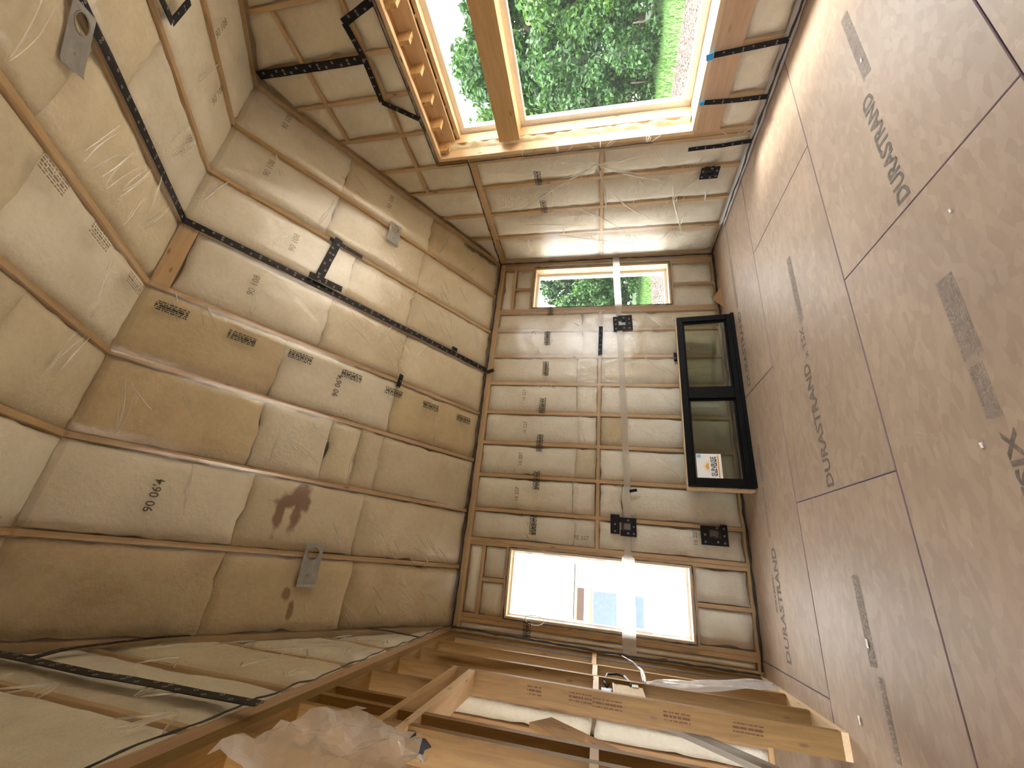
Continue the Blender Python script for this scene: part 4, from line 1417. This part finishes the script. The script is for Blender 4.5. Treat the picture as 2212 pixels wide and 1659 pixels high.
U('frame_rail', (-HW, 0, HH - 0.062), (HW, 0.07, HH), 'black_frame')
U('frame_rail', (-HW, 0, 0.0), (HW, 0.07, 0.085), 'black_frame')
U('frame_stile', (-HW, 0.0005, 0.085), (-HW + fw, 0.07, HH - 0.062), 'black_frame')
U('frame_stile', (HW - fw, 0.0005, 0.085), (HW, 0.07, HH - 0.062), 'black_frame')
U('mullion', (-0.055, -0.002, 0.085), (0.075, 0.07, HH - 0.062), 'black_frame')
U('sill_nose', (-HW - 0.004, -0.018, 0.0), (HW + 0.004, 0.0, 0.035), 'black_frame')
for (xa, xb) in ((-HW + fw, -0.055), (0.075, HW - fw)):
    sash = U('sash', (xa, 0.02, 0.085), (xa + 0.016, 0.05, HH - 0.062), 'black_frame')
    U('sash_bar', (xb - 0.016, 0.02, 0.085), (xb, 0.05, HH - 0.062), 'black_frame', sash)
    U('sash_bar', (xa + 0.016, 0.02, 0.085), (xb - 0.016, 0.05, 0.105), 'black_frame', sash)
    U('sash_bar', (xa + 0.016, 0.02, HH - 0.080), (xb - 0.016, 0.05, HH - 0.062), 'black_frame', sash)
    U('glass_pane', (xa + 0.016, 0.033, 0.105), (xb - 0.016, 0.037, HH - 0.080), 'glass_dark_reflect')
# wood jamb extension behind the frame
U('wood_jamb', (-HW - 0.01, 0.07, HH - 0.01), (HW - 0.005, 0.17, HH + 0.010), 'pine_pale')
U('wood_jamb', (-HW - 0.028, 0.05, 0.002), (-HW - 0.008, 0.17, HH + 0.010), 'pine_pale')
U('wood_jamb', (HW - 0.025, 0.07, 0.002), (HW - 0.005, 0.17, HH - 0.012), 'pine_pale')
U('wood_jamb', (-HW - 0.006, 0.07, 0.002), (HW - 0.027, 0.17, 0.02), 'pine_pale')
# paper sticker in the left pane
st = U('sticker', (-0.925, 0.0305, 0.285), (-0.665, 0.0315, 0.520), 'label_white')
st['label'] = 'white sticker with an orange sun and the word SUNRISE'
def on_sticker(name, me, x, z):
    o = link(name, me, st)
    o.location = Vector((x, 0.0296, z)) - Vector(st.location)
    o.rotation_euler = (math.radians(90), 0, 0)
    return o
on_sticker('lettering', fit_text('SUNRISE', 0.20, 0.045, 'ink_navy', 0.001), -0.795, 0.365)
sunv, sunf = [(0, 0, 0)], []
for i in range(13):
    an = math.pi * i / 12
    sunv.append((0.032 * math.cos(an), 0.032 * math.sin(an), 0))
sunf = [(0, i, i + 1) for i in range(1, 13)]
for i in range(9):
    an = math.pi * (i + 0.0) / 8
    k = len(sunv)
    for da, rr in ((-0.09, 0.038), (0.09, 0.038), (0.0, 0.062)):
        sunv.append((rr * math.cos(an + da), rr * math.sin(an + da), 0))
    sunf.append((k, k + 1, k + 2))
on_sticker('sun_emblem', mesh('sun_emblem', sunv, sunf), -0.795, 0.405).data.materials.append(MAT['ink_orange'])
def flat(w_, h_):
    return mesh('flat_mark', [(-w_ / 2, -h_ / 2, 0), (w_ / 2, -h_ / 2, 0), (w_ / 2, h_ / 2, 0), (-w_ / 2, h_ / 2, 0)], [(0, 1, 2, 3)])
on_sticker('colour_bar', flat(0.23, 0.012), -0.795, 0.315).data.materials.append(MAT['ink_orange'])
on_sticker('blue_mark', flat(0.035, 0.04), -0.69, 0.495).data.materials.append(MAT['ink_blue'])
on_sticker('fine_print', dash_mesh(0.20, 1, 0.01, 0.006, 'ink_film'), -0.795, 0.336)
pl_ = U('paper_reflection', (-0.15, 0.0385, 0.24), (-0.075, 0.0395, 0.525), 'poly_scrap')  # reflection of paper in the glass, built as a thin milky sheet

# ------------------------------------------------------------------ loose plastic and small things
def sheet(name, outline, label, s, amp, fold_dir=(1, 0), offs=0.06, n=26, m='poly_scrap', freq=9.0, ripple=0.02):
    """crumpled plastic: outline on a surface, grid cut to it and pushed about, with thickness"""
    xs = [p[0] for p in outline]; ys = [p[1] for p in outline]
    x0, x1, y0, y1 = min(xs), max(xs), min(ys), max(ys)
    def inside(x, y):
        c = False
        j = len(outline) - 1
        for i in range(len(outline)):
            xi, yi = outline[i]; xj, yj = outline[j]
            if (yi > y) != (yj > y) and x < (xj - xi) * (y - yi) / (yj - yi) + xi:
                c = not c
            j = i
        return c
    cen = SP(s, (x0 + x1) / 2, (y0 + y1) / 2, offs)
    idx, verts, faces = {}, [], []
    def vert(i, j):
        if (i, j) not in idx:
            a = x0 + (x1 - x0) * i / n; b = y0 + (y1 - y0) * j / n
            w3 = Vector((a, b, 1.3))
            t = a * fold_dir[0] + b * fold_dir[1]
            h = offs + amp * noise.noise(w3 * freq * 0.5) + amp * 0.6 * abs(noise.noise(w3 * freq)) + ripple * math.sin(t * 38 + 3 * noise.noise(w3 * 4))
            jx = 0.8 * (x1 - x0) / n * noise.noise(w3 * 31)
            verts.append(SP(s, a + jx, b + jx, h) - cen)
            idx[(i, j)] = len(verts) - 1
        return idx[(i, j)]
    for j in range(n):
        for i in range(n):
            if inside(x0 + (x1 - x0) * (i + .5) / n, y0 + (y1 - y0) * (j + .5) / n):
                faces.append((vert(i, j), vert(i + 1, j), vert(i + 1, j + 1), vert(i, j + 1)))
    o = link(name, mesh(name, verts, faces, False), None, m)
    o.location = cen
    mo = o.modifiers.new('thickness', 'SOLIDIFY'); mo.thickness = 0.0012
    tag(o, label, 'plastic sheet')
    return o
sheet('plastic_flap', [(-3.32, 2.72), (-3.06, 2.735), (-2.98, 2.70), (-2.87, 2.655), (-2.735, 2.60), (-2.76, 2.50), (-2.79, 2.40), (-2.86, 2.25), (-3.1, 2.05), (-3.5, 2.2)],
      'crumpled milky plastic flap bunched over the partition header', 'L', 0.045, offs=0.085, n=15, freq=16.0, ripple=0.0)

# twisted plastic strip hanging from the partition: ribbon along a path, width changing
def ribbon(name, path, label, m='poly_scrap', parent=None):
    verts, faces = [], []
    fine = []
    for k in range(len(path) - 1):
        (p0, w0, d0), (p1, w1, d1) = path[k], path[k + 1]
        for i in range(6):
            t = i / 6
            fine.append((Vector(p0).lerp(Vector(p1), t), w0 * (1 - t) + w1 * t, Vector(d0).lerp(Vector(d1), t)))
    fine.append((Vector(path[-1][0]), path[-1][1], Vector(path[-1][2])))
    org = fine[len(fine) // 2][0]
    nw = 6
    for i, (p, w_, d_) in enumerate(fine):
        d_ = d_.normalized()
        for k in range(nw + 1):
            t = k / nw - .5
            q = p + d_ * (w_ * t)
            q = q + Vector((1, 0.3, 0)) * (0.012 * math.sin(k * 1.9 + i * 0.35) * min(1, w_ / .1))
            verts.append(q - org)
    for i in range(len(fine) - 1):
        for k in range(nw):
            a = i * (nw + 1) + k
            faces.append((a, a + 1, a + nw + 2, a + nw + 1))
    o = link(name, mesh(name, verts, faces, True), parent, m)
    o.location = org
    mo = o.modifiers.new('thickness', 'SOLIDIFY'); mo.thickness = 0.0012
    tag(o, label, 'plastic sheet')
    return o
XF = -W + 0.07
ribbon('plastic_strip', [((XF, -0.42, 1.28), 0.02, (0, 1, .2)), ((XF, -0.62, 1.20), 0.05, (0, 1, .2)), ((XF, -0.95, 1.15), 0.11, (0, 1, .3)), ((XF - .02, -1.20, 1.16), 0.05, (0, 1, .5)),
                         ((XF - .02, -1.14, 1.06), 0.10, (0, 1, .15)), ((XF - .02, -1.03, 0.80), 0.24, (0, 1, 0)), ((XF, -0.92, 0.55), 0.34, (0, 1, 0)), ((XF, -0.80, 0.32), 0.30, (0, 1, 0)), ((XF, -0.72, 0.15), 0.17, (0, 1, -.1))],
       'long twisted milky plastic strip hanging on the partition studs near the far wall')

# cable loop and fitting on a block between the studs
cb_ = empty('cable_fitting', (-W - 0.07, -1.16, 1.20))
tag(cb_, 'black cable fitting with a blue end on a wood block between partition studs', 'electrical fitting')
def C_(o):
    o.parent = cb_
    o.matrix_parent_inverse = Matrix.Translation(-Vector(cb_.location))
    return o
C_(slab('wood_block', None, (-W - 0.13, -1.352, 1.16), (-W - 0.02, -1.02, 1.37), 'pine'))
C_(slab('block_cap', None, (-W - 0.13, -1.352, 1.37), (-W - 0.015, -1.02, 1.378), 'pine_pale'))
C_(slab('blue_plug', None, (-W - 0.10, -1.30, 1.395), (-W - 0.03, -1.14, 1.46), 'dark_blue_plastic'))
C_(slab('plug_collar', None, (-W - 0.09, -1.15, 1.382), (-W - 0.04, -1.08, 1.44), 'black_plastic'))
loopz = [(-W - 0.03, -1.12, 1.42), (-W - 0.02, -1.0, 1.44), (-W + 0.0, -0.85, 1.41), (-W + 0.0, -0.80, 1.34), (-W + 0.0, -0.83, 1.28), (-W - 0.01, -0.98, 1.24), (-W - 0.03, -1.06, 1.25)]
C_(tube('cable', None, loopz, 0.009, 'black_plastic', 8))
C_(tube('cable', None, [(x - 0.03, y - 0.05, z - 0.02) for x, y, z in loopz], 0.008, 'black_plastic', 8))
C_(slab('white_tag', None, (-W - 0.02, -1.06, 1.19), (-W - 0.012, -0.98, 1.235), 'label_white'))

def lab(o, label, cat):
    return tag(o, label, cat)
lab(tube('dark_conduit', None, [(-W - .10, -1.10, 2.80), (-W - .10, -1.12, 2.4), (-W - .09, -1.15, 2.0), (-W - .09, -1.20, 1.6), (-W - .10, -1.25, 1.40)], 0.022, 'grey_cable', 10), 'dark grey conduit running down between two partition studs', 'conduit')
lab(tube('corner_cable', None, [(-W - .03, -0.10, 2.93), (-W - .03, -0.10, 2.0), (-W - .03, -0.12, 1.0), (-W - .03, -0.13, 0.08)], 0.009, 'grey_cable', 8), 'black cable running up the corner of partition and far wall', 'cable')
lab(tube('stud_cable', None, [(-W - .06, -2.60, 2.80), (-W - .06, -2.68, 2.74), (-W - .06, -2.80, 2.72), (-W - .06, -2.90, 2.71)], 0.012, 'grey_cable', 8), 'grey cable between studs above the plastic flap', 'cable')
loop = [(-4.70 + 0.045 * math.cos(t * math.pi / 8) * 1.0, -0.06 - 0.01 * math.sin(t * math.pi / 4), 2.13 + 0.10 * math.sin(t * math.pi / 8)) for t in range(17)]
lab(tube('twine_loop', None, loop, 0.004, 'bright_white', 6), 'pale loop of twine hanging at the left edge of the bright window', 'twine loop')
def scrap(x, y, w_, label):
    vv, ff = [], []
    for i in range(4):
        for j in range(3):
            vv.append(((i / 3 - .5) * w_, (j / 2 - .5) * w_ * .5, 0.003 + 0.008 * abs(noise.noise(Vector((x * 7 + i, y * 9 + j, 2))))))
    for i in range(3):
        for j in range(2):
            a = i * 3 + j
            ff.append((a, a + 3, a + 4, a + 1))
    o = link('scrap_or_glint', mesh('scrap_or_glint', vv, ff), None, 'bright_white')
    o.location = (x, y, 0.001)
    mo = o.modifiers.new('thickness', 'SOLIDIFY'); mo.thickness = 0.001
    tag(o, label, 'scrap')
scrap(-4.383, -1.807, 0.045, 'floor glint built as a white flake, on a faint printed block near the partition')  # this one and the next are floor reflections built as white flakes
scrap(-4.80, -1.56, 0.045, 'floor glint built as a white flake, right beside the doorway stud')
scrap(-3.541, -2.928, 0.022, 'tiny white scrap on the floor beside the large dark print')
scrap(-1.227, -3.053, 0.025, 'tiny white scrap on the floor nearest the big window')
scrap(-2.554, -3.18, 0.018, 'tiny white scrap on the floor between seam and faint print')

# mill stamps on the near face of the doorway stud, and a torn bit of black sheet on the next one
stud_c = min((c for c in wl.children if c.name.startswith('partition_stud')), key=lambda c: abs(c.matrix_basis.translation.y + 1.372))
plain('stamp_ink', (0.11, 0.048, 0.022), 0.8)
for (x, zc, ln) in ((-4.97, 1.92, 0.10), (-4.965, 1.60, 0.16), (-4.975, 1.42, 0.2), (-4.98, 0.98, 0.17), (-4.975, 0.56, 0.18)):
    o = link('mill_stamp', rot_mesh90(dash_mesh(ln, 3, 0.022, 0.008, 'stamp_ink', 0.2)), stud_c)
    under(o, stud_c, Matrix.Translation((x, -1.3935, zc)) @ Matrix.Rotation(math.radians(90), 4, 'X'))

tv = [(-4.93, 2.36), (-4.965, 2.345), (-4.955, 2.30), (-4.995, 2.31), (-5.03, 2.275), (-4.985, 2.265), (-4.97, 2.235), (-4.945, 2.27), (-4.95, 2.31), (-4.925, 2.325)]
kk = len(tv)
to = link('torn_tape', mesh('torn_tape', [(x + 4.965, 0, z - 2.30) for x, z in tv] + [(x + 4.965, -0.004, z - 2.30) for x, z in tv],
          [tuple(range(kk)), tuple(range(2 * kk - 1, kk - 1, -1))] + [(i, kk + i, kk + (i + 1) % kk, (i + 1) % kk) for i in range(kk)]), None, 'tape_black')
to.location = (-4.965, -2.5505, 2.30)
tag(to, 'torn black tape scrap stuck on a partition stud below the header', 'tape')
cv = [(-0.02, 0, 0.0), (0.30, 0.02, 0.0), (0.16, 0.08, 0.10), (-0.02, 0.006, 0.0), (0.30, 0.026, 0.0), (0.16, 0.086, 0.10)]
co_ = link('cardboard_offcut', mesh('cardboard_offcut', cv, [(0, 1, 2), (5, 4, 3), (0, 3, 4, 1), (1, 4, 5, 2), (2, 5, 3, 0)]), None, 'pine_dark')
co_.location = (-0.98, -0.16, 0.0)
tag(co_, 'thin brown offcut leaning at the wall foot beside the black window unit', 'offcut')

# boards leaning in the room beyond
def lean(name, top, bot, wdir, w_, t_, m_, label):
    o = board(name, None, bot, top, wdir, w_, t_, m_)
    tag(o, label, 'board')
    return o
lean('leaning_board', (-5.45, -0.33, 1.98), (-5.45, -1.72, 0.14), (0, 1, -0.75), 0.285, 0.040, 'pine_dark', 'wide brown board leaning in the room beyond the doorway')
lean('leaning_plank', (-5.20, -0.25, 1.42), (-5.20, -1.62, 0.06), (0, 1, -0.9), 0.14, 0.035, 'grey_wood', 'weathered grey plank leaning in front of the brown board')

# ------------------------------------------------------------------ outdoors
GZ = -0.60
gr = structure('ground', 'lawn and bark mulch ground outside the windows', 'ground')
def gpoly(name, x0, x1, y0, y1, z, m_):
    o = slab(name, gr, (x0, y0, z - 0.05), (x1, y1, z), m_)
    return o
gpoly('earth', -60, 80, -60, 80, GZ - 0.05, 'earth')
gpoly('lawn_ground', 3, 24, -14, 24, GZ - 0.02, 'lawn_soil')
# unseen pale ground, added to bounce light onto the ceiling, mulch bed beyond it
mulch = []
gpoly('mulch_bed', 0.2, 9.9, -16, 10.4, GZ, 'mulch')
gpoly('bounce_ground', -14, 6.6, -14, 6.2, GZ + 0.02, 'bounce_ground')
rnd = random.Random(3)
def scatter(name, n, region, size, m_, label, cat, tall):
    verts, faces = [], []
    for i in range(n):
        while True:
            x, y = region(rnd)
            if x is not None:
                break
        an = rnd.uniform(0, 6.28)
        c, s_ = math.cos(an), math.sin(an)
        k = len(verts)
        sz = size * rnd.uniform(.6, 1.4)
        if tall:
            h = sz * rnd.uniform(.8, 1.5)
            verts += [(x - c * sz * .12, y - s_ * sz * .12, GZ - .02), (x + c * sz * .12, y + s_ * sz * .12, GZ - .02), (x + rnd.uniform(-.3, .3) * h, y + rnd.uniform(-.3, .3) * h, GZ - .02 + h)]
            faces.append((k, k + 1, k + 2))
        else:
            z = GZ + rnd.uniform(0.003, 0.02)
            t = rnd.uniform(-.012, .012)
            verts += [(x - c * sz, y - s_ * sz, z + t), (x - s_ * sz * .35, y + c * sz * .35, z), (x + c * sz, y + s_ * sz, z - t + .006), (x + s_ * sz * .35, y - c * sz * .35, z + .01)]
            faces.append((k, k + 1, k + 2, k + 3))
    o = link(name, mesh(name, verts, faces), None, m_)
    tag(o, label, cat, kind='stuff')
def reg_lawn(r):
    x, y = r.uniform(2, 19), r.uniform(-4, 17)
    return (x, y) if (x > 9.95 or y > 10.45) else (None, None)
def reg_mulch(r):
    x, y = r.uniform(3, 9.85), r.uniform(-1, 10.3)
    if x < 6.7 and y < 6.3: return (None, None)
    return (x, y)
scatter('lawn_grass', 26000, reg_lawn, 0.11, 'grass_blade', 'short bright grass between mulch and trees', 'grass', True)
scatter('bark_chips', 12000, reg_mulch, 0.035, 'bark_chip', 'brown bark chips on the bed by the house', 'mulch', False)

def crown_mesh(name, seed, n, rx, rz, leaf, m_, clumps=40, low=0.0):
    r = random.Random(seed)
    cl = []
    for i in range(clumps):
        while True:
            p = Vector((r.uniform(-1, 1), r.uniform(-1, 1), r.uniform(-1, 1)))
            if 0.25 < p.length < 1:
                break
        cl.append((Vector((p.x * rx, p.y * rx, p.z * rz)), r.uniform(.35, .75) * rx * .5))
    verts, faces = [], []
    for i in range(n):
        c, rad = cl[r.randrange(clumps)]
        d = Vector((r.gauss(0, 1), r.gauss(0, 1), r.gauss(0, .8))).normalized() * rad * r.random() ** .45
        p = c + d
        nrm = (d + Vector((r.gauss(0, .5), r.gauss(0, .5), r.gauss(0.3, .5)))).normalized()
        a = nrm.cross(Vector((r.gauss(0, 1), r.gauss(0, 1), r.gauss(0, 1)))).normalized()
        b = nrm.cross(a)
        l = leaf * r.uniform(.6, 1.35)
        k = len(verts)
        verts += [p - a * l * .55, p + b * l * .3 + nrm * l * .06, p + a * l * .6 - nrm * l * .08, p - b * l * .3 + nrm * l * .06]
        faces.append((k, k + 1, k + 2, k + 3))
    me = mesh(name, verts, faces)
    me.materials.append(MAT[m_])
    return me
crowns = [crown_mesh('foliage', 11, 17000, 2.3, 3.0, 0.22, 'leaf_green', 60), crown_mesh('foliage', 12, 17000, 2.3, 3.0, 0.21, 'leaf_bright', 56),
          crown_mesh('foliage', 13, 17000, 2.3, 3.0, 0.22, 'leaf_dark', 60)]
bush_m = [crown_mesh('foliage', 21, 4500, 1.2, 0.9, 0.14, 'leaf_bright', 18), crown_mesh('foliage', 22, 4500, 1.3, 1.0, 0.15, 'leaf_green', 18)]
def tree(x, y, kind, sc, cz, label):
    o = empty('tree', (x, y, GZ))
    tag(o, label, 'tree', 'trees beyond the lawn')
    c = link('foliage', crowns[kind], o)
    c.location = (0, 0, cz)
    c.scale = (sc, sc, sc)
    c.rotation_euler = (0, 0, x * 2.3 + y)
    rr = random.Random(int(x * 100 + y * 7))
    pts = [(0.06 * rr.gauss(0, 1) * i, 0.06 * rr.gauss(0, 1) * i, cz * i / 5 + (0.4 if i == 5 else 0)) for i in range(6)]
    tube('trunk', o, pts, lambda t: 0.17 * sc * (1 - .55 * t), 'bark', 9)
    for k in range(4):
        an = rr.uniform(0, 6.28)
        b0 = Vector(pts[3]); 
        tube('branch', o, [b0, b0 + Vector((math.cos(an) * .7, math.sin(an) * .7, .7)), b0 + Vector((math.cos(an) * 1.4, math.sin(an) * 1.4, 1.7))], lambda t: 0.06 * sc * (1 - .7 * t), 'bark', 6)
    return o
TREES = [(17.6, -0.6, 0, 0.95, 2.9, 'tree farthest to the near side seen through the big window'), (17.8, 3.2, 1, 0.95, 2.9, 'bright leafed tree in the middle of the big window view'),
         (17.4, 7.0, 0, 0.95, 2.8, 'mid green tree in the middle of the big window view'), (16.4, 10.8, 2, 0.95, 2.8, 'dark leafed tree at the far side of the big window view'),
         (23.5, -2.4, 1, 1.35, 4.8, 'tall bright tree in the second row, near side of the big window'), (23.8, 2.9, 2, 1.45, 5.6, 'tall dark tree in the second row, near the middle of the big window view'),
         (23.6, 8.2, 0, 1.6, 6.3, 'tall mid green tree in the second row, far side of the big window'),
         (22.2, 13.8, 1, 1.6, 6.2, 'tall bright tree in the second row beyond the window jamb'),
         (13.4, 14.0, 1, 0.9, 2.7, 'bright tree between the two window views'), (9.8, 16.2, 0, 0.85, 2.4, 'mid green tree in the middle of the far window view'),
         (6.4, 17.8, 1, 0.62, 1.6, 'bright low tree at the left of the far window view'), (14.6, 20.2, 2, 1.2, 3.6, 'dark tree behind in the far window view'),
         (18.4, -5.0, 1, 1.0, 3.0, 'bright tree out beyond the near edge of the big window')]
for t in TREES:
    tree(*t)
def bush(x, y, kind, sc, label):
    o = empty('shrub', (x, y, GZ))
    tag(o, label, 'shrub', 'shrubs along the tree line')
    c = link('foliage', bush_m[kind], o)
    c.location = (0, 0, 0.85 * sc)
    c.scale = (sc, sc, sc)
    c.rotation_euler = (0, 0, x + y * 3)
    tube('stem', o, [(0, 0, 0), (0.03, 0.02, 0.4 * sc), (0.05, 0, 0.9 * sc)], 0.03, 'bark', 6)
for b_ in [(16.0, -2.2, 1, 1.1, 'green shrub lowest at the near edge of the big window view'), (15.6, 1.2, 0, 1.1, 'bright shrub low on the near side of the big window view'), (15.4, 4.6, 1, 1.15, 'green shrub low in the middle of the big window view'),
           (15.2, 6.7, 1, 1.1, 'green shrub low just before the far side of the big window view'), (14.2, 9.4, 0, 1.1, 'bright shrub low on the far side of the big window view'), (11.0, 13.6, 1, 1.0, 'green shrub low in the far window view'),
           (8.0, 14.8, 0, 0.9, 'bright shrub low in the middle of the far window view')]:
    bush(*b_)

# pale house seen through the left far window
nh = empty('neighbour_house', (-5.5, 8.0, GZ))
tag(nh, 'pale house wing outside the bright window', 'building')
def NH(name, lo, hi, m_, parent=None):
    q = slab(name, None, lo, hi, m_)
    q.parent = parent or nh
    q.matrix_parent_inverse = Matrix.Translation(-Vector((parent or nh).location)) if parent is None else (Matrix.Translation(-Vector(nh.location)) @ parent.matrix_basis).inverted() if False else Matrix.Translation(-Vector(nh.location))
    return q
z = GZ
i = 0
while z < 2.9:
    NH('siding_board', (-10.5, 8.0 - 0.012 * (i % 2), z), (-2.2, 8.06, z + 0.196), 'siding_white')
    z += 0.2
    i += 1
NH('fascia', (-10.7, 7.7, 2.9), (-2.0, 8.1, 3.1), 'siding_white')
NH('gutter', (-5.5, 7.92, 2.13), (-4.1, 7.985, 2.16), 'black_plastic')
NH('brown_beam', (-5.5, 7.90, 1.87), (-4.71, 7.985, 2.04), 'fascia_brown')
NH('orange_trim', (-5.6, 7.92, 2.05), (-4.1, 7.985, 2.075), 'beam_orange')
NH('orange_trim', (-5.65, 7.92, 1.655), (-4.70, 7.985, 1.70), 'beam_orange')
for (xa, xb, za, zz) in ((-5.62, -4.75, 1.0, 1.62), (-5.5, -4.76, 0.30, 0.62)):
    NH('window_frame', (xa - .04, 7.94, za - .04), (xb + .04, 7.985, zz + .04), 'siding_white')
    NH('window_pane', (xa, 7.93, za), (xb, 7.945, zz), 'glass_blue')
rv = [(-10.9, 7.4, 3.05), (-1.8, 7.4, 3.05), (-1.8, 11, 4.9), (-10.9, 11, 4.9), (-10.9, 7.4, 3.12), (-1.8, 7.4, 3.12), (-1.8, 11, 4.97), (-10.9, 11, 4.97)]
ro = link('roof', mesh('roof', rv, [(3, 2, 1, 0), (4, 5, 6, 7), (0, 1, 5, 4), (1, 2, 6, 5), (2, 3, 7, 6), (3, 0, 4, 7)]), None, 'roof_grey')
ro.parent = nh
ro.matrix_parent_inverse = Matrix.Translation(-Vector(nh.location))
